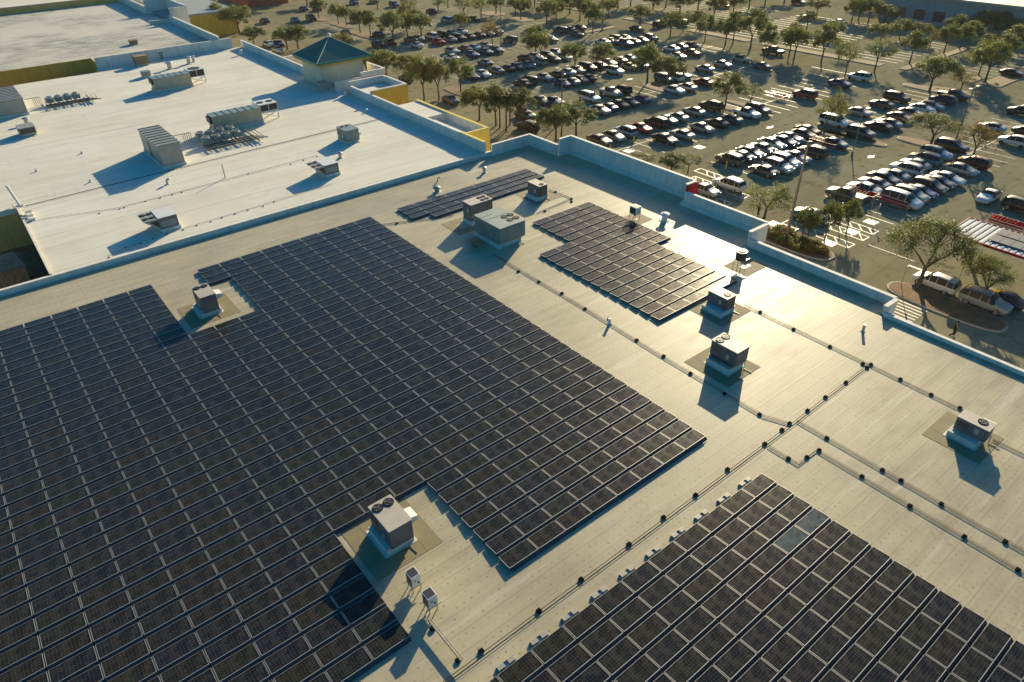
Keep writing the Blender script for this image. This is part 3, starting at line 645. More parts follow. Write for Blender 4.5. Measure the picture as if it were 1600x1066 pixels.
cabinet('rooftop_unit', 'single fan rooftop unit standing alone at the far right of the grey roof', 'air conditioner', (12.55, 13.55, -55.85, -54.0, 0.5, 1.42), (12.1, 13.4, -55.6, -53.9, 0.4), [(13.15, -55.25, 0.3)], hood=(13.55, 14.0, -55.8, -55.0, 0.8, 1.3), group=HG, grille=(('W', -55.75, -55.0, 0.65, 1.3),))
cabinet('rooftop_unit', 'lilac grey two fan rooftop unit in the notch at the bottom of the large array', 'air conditioner', (-20.38, -19.0, -39.5, -37.25, 0.45, 1.85), (-20.65, -18.95, -39.4, -37.3, 0.40), [(-20.03, -37.68, 0.31), (-19.36, -37.68, 0.31)], hood=(-19.0, -18.4, -39.1, -38.3, 0.9, 1.5), group=HG)
cabinet('rooftop_unit', 'single fan rooftop unit at the lower right corner of the tan tinted array', 'air conditioner', (13.05, 14.2, -35.85, -33.95, 0.4, 1.45), (12.35, 14.1, -35.95, -34.0, 0.35), [(13.65, -35.4, 0.28)], grille=(('S', 13.1, 14.1, 0.5, 1.35), ('W', -35.75, -35.1, 0.5, 1.35)), group=HG, doors=False)
cabinet('rooftop_unit', 'two fan rooftop unit inside the upper left notch of the large array', 'air conditioner', (-20.2, -18.95, -8.6, -6.4, 0.4, 1.9), (-20.5, -18.8, -8.5, -6.3, 0.35), [(-19.9, -6.8, 0.29), (-19.27, -6.8, 0.29)], hood=(-18.95, -18.35, -8.3, -7.4, 1.1, 1.65), group=HG)
cabinet('rooftop_unit', 'large four fan rooftop unit with dark roof seams between the arrays', 'air conditioner', (6.2, 9.3, -14.6, -10.4, 0.5, 2.1), (6.05, 8.9, -14.5, -10.6, 0.4), [(8.2, -13.6, 0.34), (8.95, -13.6, 0.34), (8.2, -12.7, 0.34), (8.95, -12.7, 0.34)], m='hvact', seams=((6.3, 9.1, -12.2, -12.16, 2.101, 2.115), (6.3, 7.7, -11.4, -11.36, 2.101, 2.115)), group=HG)
cabinet('rooftop_unit', 'four fan rooftop unit with an overhanging dark coil end beside the narrow upper array', 'air conditioner', (7.2, 9.9, -8.5, -7.0, 0.9, 2.2), (7.1, 8.3, -8.6, -7.0, 0.4), [(8.95, -8.1, 0.24), (9.5, -8.1, 0.24), (8.95, -7.45, 0.24), (9.5, -7.45, 0.24)], grille=(('S', 9.2, 9.85, 0.95, 2.1),), group=HG, doors=False,
        split=[(7.2, 8.6, -8.5, -7.0, 0.4, 2.15), (8.6, 9.9, -8.5, -7.0, 0.95, 2.15)])
cabinet('rooftop_unit', 'small single fan rooftop unit at the right end of the narrow upper array', 'air conditioner', (16.6, 17.75, -8.15, -6.15, 0.4, 1.6), (16.2, 17.8, -8.2, -6.2, 0.35), [(17.2, -7.75, 0.27)], grille=(('S', 16.65, 17.7, 0.5, 1.5), ('W', -8.05, -7.4, 0.5, 1.5)), group=HG, doors=False)
pad(5.4, 9.2, -42.0, -38.0, 'tan walkway pad round the two fan unit on the pale right roof')
pad(11.0, 14.6, -56.4, -52.9, 'tan walkway pad round the unit at the far right of the grey roof')
pad(-21.9, -17.8, -40.5, -36.3, 'tan walkway pad in the bottom notch of the large array')
pad(11.4, 15.2, -36.9, -33.2, 'tan walkway pad under the unit beside the tan tinted array')
pad(-21.7, -17.6, -9.6, -5.6, 'tan walkway pad in the upper left notch of the large array')
pad(15.6, 19.2, -9.0, -5.2, 'tan walkway pad under the small unit ending the narrow upper array')
pad(4.9, 9.7, -9.6, -6.2, 'tan walkway pad under the unit with the overhanging coil end')
pad(19.9, 22.4, -19.6, -17.2, 'tan walkway pad by the condenser near the long wall shadow')
pad(19.7, 22.8, -33.2, -30.6, 'tan walkway pad by the condenser on the shiny roof')
# condensing units on stands
def condenser(label, x, y, s=0.5, round_=False, h=0.75, base=0.35, z=0.0):
    t = thing('condenser', label, 'air conditioner', (x, y, z), 0, 'small condensers on stands')
    for sx in (-1, 1):
        for sy in (-1, 1): mb = MB(); mb.cyl((sx*s*0.45, sy*s*0.5, 0.0), (sx*s*0.45, sy*s*0.5, base), 0.03, None, 6); obj('leg', mb, 'gpipe', t)
    mb = MB(); mb.box(-s*0.9, s*0.9, -s*0.62, -s*0.54, base-0.05, base-0.002); mb.box(-s*0.9, s*0.9, s*0.54, s*0.62, base-0.05, base-0.002); mb.box(-s*0.56, -s*0.48, -s*0.54, s*0.54, base-0.045, base-0.003); mb.box(s*0.48, s*0.56, -s*0.54, s*0.54, base-0.045, base-0.003); obj('stand_frame', mb, 'gpipe', t)
    if round_:
        mb = MB(); mb.cyl((0, 0, base), (0, 0, base+h), s*0.62, None, 18); obj('coil_drum', mb, 'dark', t)
        mb = MB(); mb.cyl((0, 0, base+h), (0, 0, base+h+0.05), s*0.64, None, 18); obj('lid', mb, 'hvacw', t); fan_part(t, 0, 0, base+h+0.05, s*0.45)
    else:
        mb = MB(); mb.box(-s/2, s/2, -s*0.6, s*0.6, base, base+h-0.04); obj('cabinet', mb, 'hvacw', t)
        mb = MB(); mb.box(-s/2-0.02, s/2+0.02, -s*0.62, s*0.62, base+h-0.038, base+h); obj('lid', mb, 'hvacw', t)
        mb = MB(); mb.box(-s*0.42, s*0.42, -s*0.5, s*0.5, base+h+0.001, base+h+0.02); obj('fan_grille', mb, 'dark', t)
        mb = MB(); mb.box(-s*0.2, -s*0.05, -s*0.6-0.012, -s*0.6-0.001, base+0.4, base+0.5); mb.box(s*0.12, s*0.3, -s*0.6-0.012, -s*0.6-0.001, base+0.15, base+0.3); obj('vent_slot', mb, 'dark', t)
        mb = MB(); mb.box(-s/2-0.012, -s/2-0.001, -s*0.5, s*0.5, base+0.08, base+h-0.1); obj('coil_grille', mb, 'dark', t)
condenser('upper of two small white condensers beside the bottom notch of the large array', -20.55, -42.0, 0.5, h=0.8, base=0.4)
condenser('lower of two small white condensers joined to the galvanised pipe', -20.55, -43.55, 0.5, h=0.8, base=0.4)
condenser('boxy dark condenser on a white stand at the edge of the long wall shadow', 21.0, -18.3, 0.75, h=0.75, base=0.7)
condenser('round dark condenser on a stand beside the street parapet on the shiny roof', 20.7, -31.6, 0.8, True, 0.75, 0.8)
# little roof vents
def vent(label, x, y, z, h=0.5, r=0.16, cap='dome', m='galv', group='small roof vents'):
    t = thing('roof_vent', label, 'roof vent', (x, y, z), 0, group)
    mb = MB(); mb.cyl((0, 0, 0.003), (0, 0, 0.05), r*2.0, r*1.5, 12); obj('flashing', mb, 'curb', t)
    mb = MB(); mb.cyl((0, 0, 0.05), (0, 0, h), r, None, 12); obj('stack', mb, m, t)
    mb = MB()
    if cap == 'dome': mb.cyl((0, 0, h), (0, 0, h+0.08), r*1.7, r*1.6, 14); mb.cyl((0, 0, h+0.08), (0, 0, h+0.2), r*1.6, r*0.5, 14)
    elif cap == 'goose': mb.tube([(0, 0, h), (0.1, 0, h+0.12), (0.3, 0, h+0.14), (0.4, 0, h)], r*0.8, 8)
    else: mb.cyl((0, 0, h), (0, 0, h+0.04), r*1.15, None, 12)
    obj('cap', mb, m, t)
for lab, px, py, z, h, r, cap, m in (
    ('short dark vent pipe just below the corner of the grey roof', 757, 270, 0, 0.55, 0.18, 'dome', 'galv'),
    ('domed vent beside the left part of the narrow upper array', 683, 300, 0, 0.5, 0.28, 'dome', 'hvact'),
    ('small goosenecked pipe just above the domed vent and narrow array', 684, 284, 0, 0.35, 0.07, 'goose', 'galv'),
    ('white capped vent pipe beside the conduits left of the tan array', 952, 507, 0, 0.55, 0.12, 'flat', 'hvacw'),
    ('lone vent pipe on the pale roof right of the conduits', 1348, 518, 0, 0.6, 0.11, 'flat', 'galv'),
    ('white domed vent standing at the edge of the high wall shadow', 1038, 345, 0, 0.7, 0.3, 'dome', 'hvacw'),
    ('vent pipe with elbow on the white roof left of the tall post', 262, 288, WZ, 0.45, 0.14, 'goose', 'galv'),
    ('thin tall post on the white roof below the compressor rack', 352, 278, WZ, 1.6, 0.06, 'flat', 'gpipe'),
    ('stubby vent between the boxy unit and the hooded unit', 532, 247, WZ, 0.6, 0.22, 'dome', 'galv'),
    ('double capped exhaust fan behind the far long air handler, left one', 266, 108, WZ, 1.1, 0.4, 'dome', 'galv'),
    ('tall exhaust fan right of the far long air handler top', 296, 100, WZ, 1.2, 0.35, 'dome', 'galv'),
    ('slim exhaust fan beside the tall exhaust fan on the white roof', 303, 97, WZ, 1.0, 0.25, 'dome', 'galv'),
    ('domed vent near the small shed unit at the left edge', 43, 194, WZ, 0.8, 0.3, 'dome', 'galv'),
    ('white vent in the shade in front of the teal tower', 541, 150, WZ, 0.7, 0.22, 'dome', 'hvacw'),
    ('vent hugging the north parapet of the white roof', 253, 92, WZ, 1.1, 0.4, 'dome', 'hvacg'),
    ('small stub pipe on the open white roof at the left', 57, 268, WZ, 0.25, 0.1, 'flat', 'galv'),
    ('low stub pipe left of the ribbed roof unit', 128, 240, WZ, 0.2, 0.12, 'flat', 'galv'),
    ('small vent in the shadow by the north east corner of the white roof', 377, 86, WZ, 0.8, 0.25, 'dome', 'hvacw'),
    ('low stub pipe in the shade of the long street side parapet', 573, 175, WZ, 0.3, 0.12, 'dome', 'hvacw'),
    ('faint stub pipe on the lower left white roof', 141, 285, WZ, 0.25, 0.1, 'flat', 'galv')):
    p = at(px, py, z); vent(lab, p.x, p.y, z, h, r, cap, m)
# tan exhaust blower
t = thing('exhaust_blower', 'rusty tan blower casing in the shadow of the large four fan unit', 'exhaust fan', (4.75, -12.7, 0))
mb = MB(); mb.cyl((0, -0.4, 0.55), (0, 0.4, 0.55), 0.42, None, 16); obj('blower_drum', mb, 'rust', t)
mb = MB(); mb.box(-0.9, 0.1, -0.3, 0.3, 0.62, 0.92); obj('outlet_duct', mb, 'rust', t); mb = MB(); mb.box(-0.6, 0.6, -0.5, 0.5, 0.003, 0.13); obj('base_frame', mb, 'hvacg', t)
# --- white roof machinery
WG = 'machinery on the white roof'
def handler(label, x0, x1, y0, y1, z0, z1, ex0, ex1, ey0, ey1, ez0, ez1, nf):
    cx, cy = (x0+x1)/2, (y0+y1)/2; T = lambda mb: [setattr(mb, 'v', [(a-cx, b-cy, c-WZ) for a, b, c in mb.v]), mb][1]
    t = thing('air_handler', label, 'air handler', (cx, cy, WZ), 0, WG)
    mb = MB(); mb.box(x0-0.15, x1+0.1, y0-0.1, y1+0.1, WZ+0.003, z0); obj('curb', T(mb), 'curb', t)
    mb = MB(); mb.box(x0, x1, y0, y1, z0, z1); n = int((x1-x0)/0.55)
    for i in range(n+1): a = x0+(x1-x0)*i/n; mb.box(a-0.03, a+0.03, y0-0.03, y0-0.002, z0, z1)
    obj('casing', T(mb), 'casing', t)
    mb = MB(); mb.box(x0-0.05, x1+0.05, y0-0.08, y1+0.08, z1+0.002, z1+0.07); n = int((x1-x0)/0.9)
    for i in range(1, n): a = x0+(x1-x0)*i/n; mb.box(a-0.03, a+0.03, y0-0.06, y1+0.06, z1+0.072, z1+0.13)
    obj('ribbed_lid', T(mb), 'hvact', t)
    mb = MB(); mb.box(x0-0.3, x0-0.002, y0+0.2, y1-0.3, z0+0.9, z1-0.1); obj('intake_hood', T(mb), 'dark', t)
    mb = MB(); mb.box(ex0, ex1, ey0, ey1, ez0, ez1); e = obj('condenser_section', T(mb), 'hvacw', t)
    mb = MB(); w_ = (ex1-ex0-0.3)/2
    for i in range(2): mb.box(ex0+0.1+i*(w_+0.1), ex0+0.1+i*(w_+0.1)+w_, ey0-0.02, ey0-0.002, ez0+0.1, ez1-0.1)
    mb.box(ex1+0.002, ex1+0.02, ey0+0.1, ey1-0.1, ez0+0.1, ez1-0.1); obj('coil', T(mb), 'dark', e)
    for i in range(nf): fan_part(t, ex0+(ex1-ex0)*(i+0.5)/nf-cx, (ey0+ey1)/2-cy, ez1-WZ, (ex1-ex0)/nf*0.38)
    for a in (ex0+0.1, ex1-0.1):
        for b in (ey0+0.1, ey1-0.1): mb = MB(); mb.box(a-0.06, a+0.06, b-0.06, b+0.06, WZ, ez0-0.002); obj('leg', T(mb), 'hvacw', t)
    mb = MB(); mb.cyl((ex0+0.1, ey0+0.1, WZ+0.1), (ex1-0.1, ey0+0.1, ez0-0.1), 0.05, None, 6); obj('brace', T(mb), 'hvacw', t)
    mb = MB(); mb.cyl((ex1-0.1, ey0+0.14, WZ+0.1), (ex0+0.1, ey0+0.14, ez0-0.1), 0.05, None, 6); obj('brace', T(mb), 'hvacw', t)
handler('long ribbed air handler in the middle of the white roof, fans on legs', -3.2, 3.7, 38.1, 40.2, 0.85, 2.65, 3.85, 6.6, 39.0, 41.6, 1.7, 2.75, 2)
handler('farther long ribbed air handler with shorter shadow towards the north parapet', -3.4, 2.5, 65.9, 68.2, 0.85, 2.6, 2.65, 5.3, 67.2, 69.6, 1.6, 2.75, 1)
def shed(label, x0, x1, y0, y1, z1, ribs=True):
    cx, cy = (x0+x1)/2, (y0+y1)/2; T = lambda mb: [setattr(mb, 'v', [(a-cx, b-cy, c-WZ) for a, b, c in mb.v]), mb][1]
    t = thing('equipment_house', label, 'equipment house', (cx, cy, WZ), 0, WG)
    mb = MB(); mb.box(x0-0.1, x1+0.1, y0-0.1, y1+0.1, WZ+0.003, WZ+0.35); obj('curb', T(mb), 'curb', t)
    mb = MB(); mb.box(x0, x1, y0, y1, WZ+0.352, z1); obj('wall', T(mb), 'hvacg', t)
    mb = MB(); mb.box(x0-0.08, x1+0.08, y0-0.08, y1+0.08, z1+0.002, z1+0.08)
    if ribs:
        n = int((y1-y0)/1.0)
        for i in range(n+1): a = y0+(y1-y0)*i/n; mb.box(x0-0.06, x1+0.06, a-0.04, a+0.04, z1+0.082, z1+0.17)
    obj('ribbed_roof', T(mb), 'hvacg', t)
    mb = MB(); mb.box(x0-0.02, x0-0.002, (y0+y1)/2, (y0+y1)/2+1.0, WZ+0.4, WZ+2.2); obj('door', T(mb), 'dark', t)
shed('grey equipment house with ribbed lid and the longest shadow on the white roof', -12.9, -10.3, 28.3, 36.9, 3.25)
shed('grey equipment house cut by the left edge of the photo', -29.0, -21.9, 66.6, 76.0, 2.8)
def rack(label, x0, x1, y0, y1, nf, rows, pipes_y):
    cx, cy = (x0+x1)/2, (y0+y1)/2; t = thing('compressor_rack', label, 'compressor rack', (cx, cy, WZ), 0, WG)
    for r_ in range(rows):
        yy = y0-cy+0.7+r_*2.3
        for i in range(nf):
            xx = x0-cx+0.6+i*(x1-x0)/nf; mb = MB(); mb.box(xx-0.55, xx+0.55, yy-0.6, yy+0.6, 0.45, 1.05); o = obj('compressor_box', mb, 'hvact', t)
            mb = MB(); mb.ring((xx, yy), 0.42, 0.34, 1.05, 1.28, 16); obj('fan_ring', mb, 'galv', o); mb = MB(); mb.cyl((xx, yy, 1.052), (xx, yy, 1.08), 0.33, None, 14); obj('fan_well', mb, 'dark', o)
    for k in range(5):
        yy = y0-cy-0.35-k*0.5; mb = MB(); mb.cyl((x0-cx-0.3, yy, 0.35+0.02*k), (x1-cx+1.2+0.3*k, yy, 0.35+0.02*k), 0.055, None, 6); obj('pipe', mb, 'gpipe' if k % 2 else 'pipe', t)
    for i in range(6):
        xx = x0-cx+(x1-x0+1)*i/5; mb = MB(); mb.box(xx-0.05, xx+0.05, y0-cy-2.7, y1-cy, 0.16, 0.28); mb.box(xx-0.045, xx+0.045, y0-cy-2.6, y0-cy-2.5, 0.0, 0.16); mb.box(xx-0.045, xx+0.045, y1-cy-0.2, y1-cy-0.1, 0.0, 0.16); obj('cross_rail', mb, 'hvacg', t)
    for k in range(3): mb = MB(); xx = x1-cx+0.9+k*0.5; mb.cyl((xx, y0-cy-3.1, 0.5), (xx+0.1, y1-cy-1.0, 0.5), 0.055, None, 6); obj('pipe', mb, 'gpipe', t)
    for k in range(5): mb = MB(); xx = x0-cx-0.5-0.25*k; mb.tube([(xx, y1-cy-1.0, 0.0), (xx, y1-cy-1.0, 1.3), (xx-1.2, y1-cy-1.0, 1.3)], 0.04, 6); obj('riser_pipe', mb, 'gpipe', t)
rack('fan topped compressor rack with pipes beside the ribbed equipment house', -6.4, -1.0, 32.9, 37.4, 4, 2, 0)
rack('fan topped compressor rack with pipes near the green wall at upper left', -18.9, -13.9, 69.2, 71.6, 4, 1, 0)
cabinet('packaged_unit', 'green grey boxy unit on the white roof above the hooded unit', 'air conditioner', (8.6, 10.5, 21.7, 24.3, 0.75, 2.2), (8.5, 10.3, 21.7, 24.2, 0.78), [(9.1, 23.7, 0.25), (9.8, 23.7, 0.25)], m='hvact', zbase=WZ, group=WG, hood=(10.5, 10.95, 22.0, 23.0, 1.1, 1.6))
def hooded(label, x0, x1, y0, y1, z1, ext):
    cx, cy = (x0+x1)/2, (y0+y1)/2; t = thing('hooded_unit', label, 'air conditioner', (cx, cy, WZ), 0, WG); a, b, c, d = x0-cx, x1-cx, y0-cy, y1-cy; h = z1-WZ
    mb = MB(); mb.box(a-0.1, b+0.1, c-0.1, d+0.1, 0.003, 0.35); obj('curb', mb, 'curb', t)
    mb = MB(); mb.box(a, b, c, d, 0.352, h); obj('cabinet', mb, 'hvac', t); mb = MB(); mb.box(a-0.02, b+0.04, c-0.04, d+0.04, h+0.002, h+0.05); obj('lid', mb, 'hvacw', t)
    mb = MB(); e = ext
    mb.quad([(a-e, c, h), (a-0.002, c, h), (a-0.002, d, h), (a-e, d, h)]); mb.quad([(a-0.002, c, 0.4), (a-0.002, c, h), (a-e, c, h)]); mb.quad([(a-0.002, d, 0.4), (a-e, d, h), (a-0.002, d, h)])
    mb.quad([(a-0.002, c, 0.4), (a-e, c, h), (a-e, d, h), (a-0.002, d, 0.4)]); obj('slanted_hood', mb, 'hvacg', t)
    for i in range(2):
        for j in range(2): fan_part(t, a-e*0.74+i*0.46*e, c+(d-c)*(0.27+0.46*j), h, e*0.21)
    mb = MB(); mb.quad([(a-0.02, c-0.012, 0.5), (a-0.02, c-0.012, h-0.15), (a-e*0.6, c-0.012, h-0.15)]); obj('dark_triangle_panel', mb, 'dark', t)  # dark triangle on the side of the hood
    mb = MB(); mb.box(a+0.2, b-0.2, c-0.014, c-0.002, 0.5, h-0.35); obj('access_panel', mb, 'hvact', t)
hooded('hooded unit with slanting fan face in the middle foreground of the white roof', 1.0, 2.8, 12.4, 14.8, 1.95, 1.3)
hooded('hooded unit with slanting fan face near the yellow edged left corner', -18.4, -16.6, 9.7, 12.2, 2.0, 1.4)
cabinet('shed_unit', 'low dark fronted unit close to the left edge of the photo', 'air conditioner', (-24.6, -22.6, 54.4, 56.8, 0.8, 1.7), (-24.5, -22.7, 54.5, 56.7, 0.82), (), m='hvacg', zbase=WZ, group=WG, grille=(('S', -24.5, -22.7, 0.9, 1.6),), doors=False)
cabinet('shed_unit', 'pale box unit at the foot of the teal tower', 'air conditioner', (17.0, 18.6, 47.0, 48.6, 0.8, 2.0), (17.1, 18.5, 47.1, 48.5, 0.82), (), m='hvacg', zbase=WZ, group=WG, doors=True)
cabinet('exhaust_housing', 'rusty brown louvred housing beneath the north parapet of the white roof', 'exhaust housing', (-0.9, 1.4, 87.6, 89.4, 0.8, 2.2), (-0.8, 1.3, 87.7, 89.3, 0.82), (), m='rust', zbase=WZ, group=WG, doors=True)
cabinet('exhaust_housing', 'small brown housing on the mottled far roof', 'exhaust housing', (2.2, 3.6, 103.0, 104.5, 1.7, 2.4), (2.3, 3.5, 103.1, 104.4, 1.72), (), m='rust', zbase=1.5, group=WG, doors=False)
cabinet('shed_unit', 'small blue shadowed box left of the double exhaust fans', 'air conditioner', (-2.4, -1.0, 77.6, 79.0, 0.8, 1.5), (-2.3, -1.1, 77.7, 78.9, 0.82), (), m='hvact', zbase=WZ, group=WG, doors=False)
# tilted pole, ladder on the yellow edged wall
t = thing('roof_ladder', 'ladder fixed to the yellow green wall of the dark yard', 'ladder', (-29.25, 25.2, 0))
mb = MB(); mb.cyl((0, -0.25, -6.5), (0, -0.25, 1.4), 0.04, None, 6); obj('rail', mb, 'gpipe', t)
mb = MB(); mb.cyl((0, 0.25, -6.5), (0, 0.25, 1.4), 0.04, None, 6); obj('rail', mb, 'gpipe', t)
mb = MB()
for i in range(24): mb.cyl((0, -0.25, -6.3+i*0.32), (0, 0.25, -6.3+i*0.32), 0.02, None, 5)
obj('rung', mb, 'gpipe', t); t.children[-1]['kind'] = 'stuff'
t = thing('service_mast', 'short pale mast above the yellow edged corner of the white roof', 'mast', (-28.6, 27.2, WZ))
mb = MB(); mb.cyl((0, 0, 0), (-0.4, 0.3, 2.4), 0.14, 0.12, 8); obj('mast', mb, 'coping', t); mb = MB(); mb.box(-0.3, 0.3, -0.3, 0.3, 0.003, 0.1); obj('base_plate', mb, 'galv', t)
t = thing('meter_box', 'cluster of pale boxes at the top of the wall ladder', 'junction box', (-28.2, 24.0, WZ))
for i in range(3): mb = MB(); mb.box(-0.3, 0.3, -0.25+i*-1.0, 0.25-i*1.0, 0.003, 0.5-i*0.1); obj('box', mb, 'coping', t)

# ------------------------------------------------------------------ conduits on rubber blocks
def run(label, pts, z=0.06, gap=0.15, m='pipe', rr=0.020, zb=0.0):
    t = thing('conduit_run', label, 'conduit', (pts[0][0], pts[0][1], zb)); ox, oy = pts[0][0], pts[0][1]
    for s, r_, mm in ((0, rr, m), (gap, rr*0.6, m)):
        if gap == 0 and s == 0 and mm != m: continue
        q = []
        for i, p in enumerate(pts):
            a = Vector(pts[max(0, i-1)]); b = Vector(pts[min(len(pts)-1, i+1)]); d = (b-a).normalized(); q.append((p[0]-ox+d.y*s*-1, p[1]-oy+d.x*s, z+r_))
        mb = MB(); mb.tube(q, r_, 6); obj('conduit', mb, mm, t)
        if gap == 0: break
blk = thing('pipe_support', '', 'pipe support', (0, 0, 0), 0, 'black rubber blocks that carry the roof conduits')
mb = MB(); mb.poly([(-0.12, -0.11), (0.12, -0.11), (0.12, 0.11), (-0.12, 0.11)], 0.003, 0.10); obj('rubber_block', mb, 'black', blk)
mb = MB(); mb.box(-0.11, 0.11, -0.02, 0.02, 0.102, 0.12); obj('strut', mb, 'black', blk); reg(blk)
nblk = [0]
def blocks(pix, lab, z=0.0, sc_=1.0):
    for i, (px, py) in enumerate(pix):
        o = blk if nblk[0] == 0 else tree_copy(blk); nblk[0] += 1
        p = at(px, py, z+0.06); o.location = (p.x, p.y, z); o.scale = (sc_,)*3; o['label'] = f'{ordn(i)} black support block {lab}'
run('twin conduits running down from the four fan unit to the pipe crossing', [(4.85, -15.2), (4.85, -28), (4.6, -36), (4.6, -45.4), (5.3, -47.05)])
blocks([(810, 424), (842, 440), (878, 458), (914, 482), (952, 497), (995, 531), (1037, 556), (1079, 583), (1132, 615), (1187, 647)], 'down the twin conduits from the four fan unit')
run('twin conduits from the corner unit of the tan array towards the far right unit', [(15.4, -36.0), (15.4, -46.8), (15.3, -53.6)])
blocks([(1188, 487), (1240, 514), (1297, 541), (1348, 568), (1361, 569), (1407, 592), (1455, 616), (1500, 637)], 'down the right hand conduits from the tan array')
run('twin conduits leaving the far right unit to the photo edge', [(13.8, -56.0), (13.9, -62)])
run('long twin conduits crossing the roof between the two lower arrays', [(15.3, -46.85), (5.3, -47.05), (-8, -47.15), (-27, -47.2)])
blocks([(1355, 574), (1322, 597), (1290, 620), (1262, 641), (1234, 661), (1222, 671), (1195, 693), (1137, 733), (1087, 773), (1037, 808), (983, 850), (908, 905), (842, 954), (752, 1017)], 'from the right along the crossing conduits')
run('twin conduits going right from the crossing towards the photo corner', [(5.9, -47.1), (5.9, -66)])
blocks([(1292, 684), (1379, 734), (1408, 750), (1471, 787), (1571, 846)], 'on the upper pair right of the crossing')
run('twin conduits with a square jog nearest the lower right array', [(2.4, -47.3), (2.4, -49.5), (4.4, -49.5), (4.4, -68)])
blocks([(1232, 716), (1261, 714), (1280, 703), (1347, 744), (1422, 790), (1507, 838), (1591, 890)], 'on the jogged pair beside the lower right array')
run('galvanised pipe pair from the small condensers to the crossing conduits', [(-21.15, -44.3), (-21.1, -47.0)], 0.3, 0.13, 'gpipe', 0.05)
blocks([(676, 982), (716, 1031)], 'under the galvanised pipe of the small condensers')
run('thin conduit between the large array and the narrow upper array', [(-0.3, -2.2), (4.0, -4.2), (7, -5.4)])
blocks([(620, 349)], 'on the thin conduit left of the narrow upper array')
pa = at(858, 298); pb = at(893, 311); pc = at(893, 315); pd_ = at(838, 334)
run('thin conduit from the small end unit past the tan array', [(pa.x, pa.y), (pb.x, pb.y), (pd_.x, pd_.y)])
blocks([(868, 299.7), (893, 310.6), (893, 315), (851.5, 329.6)], 'on the thin conduit above the tan array')
run('long straight pipe across the whole white roof', [(-28.2, 26.6), (-1.5, 27.7), (17, 28.2)], 0.05, 0, 'pipe', 0.035, WZ)
run('thin conduit on small blocks across the lower white roof', [(-28, 21.8), (-20.2, 19.2), (3.4, 20.2)], 0.05, 0, 'gpipe', 0.02, WZ)
blocks([(155, 333), (187, 326), (194, 324), (227, 314), (250, 309), (269, 304), (284, 300), (388, 271), (454, 256.5), (474, 250), (495, 244)], 'of the thin conduit on the white roof', WZ, 0.62)
run('thin conduit beside the divider edge of the white roof', [(-24, 7.7), (-19.5, 9.0), (0.7, 10.1)], 0.05, 0, 'gpipe', 0.02, WZ)
blocks([(170, 402), (195, 386), (219, 380), (239, 373), (261, 366), (286, 359), (307, 352), (329, 346), (347, 340), (367, 334), (387, 328), (411, 322), (428, 315)], 'beside the divider edge of the white roof', WZ, 0.62)
t = thing('floor_hatch', 'small square frame lying on the roof beside the far right unit', 'roof hatch', (15.0, -54.5, 0))
for a in ((-0.4, 0.4, -0.3, -0.24), (-0.4, 0.4, 0.24, 0.3), (-0.4, -0.34, -0.24, 0.24), (0.34, 0.4, -0.24, 0.24)): mb = MB(); mb.box(*a, 0.003, 0.05); obj('frame_rail', mb, 'gpipe', t)

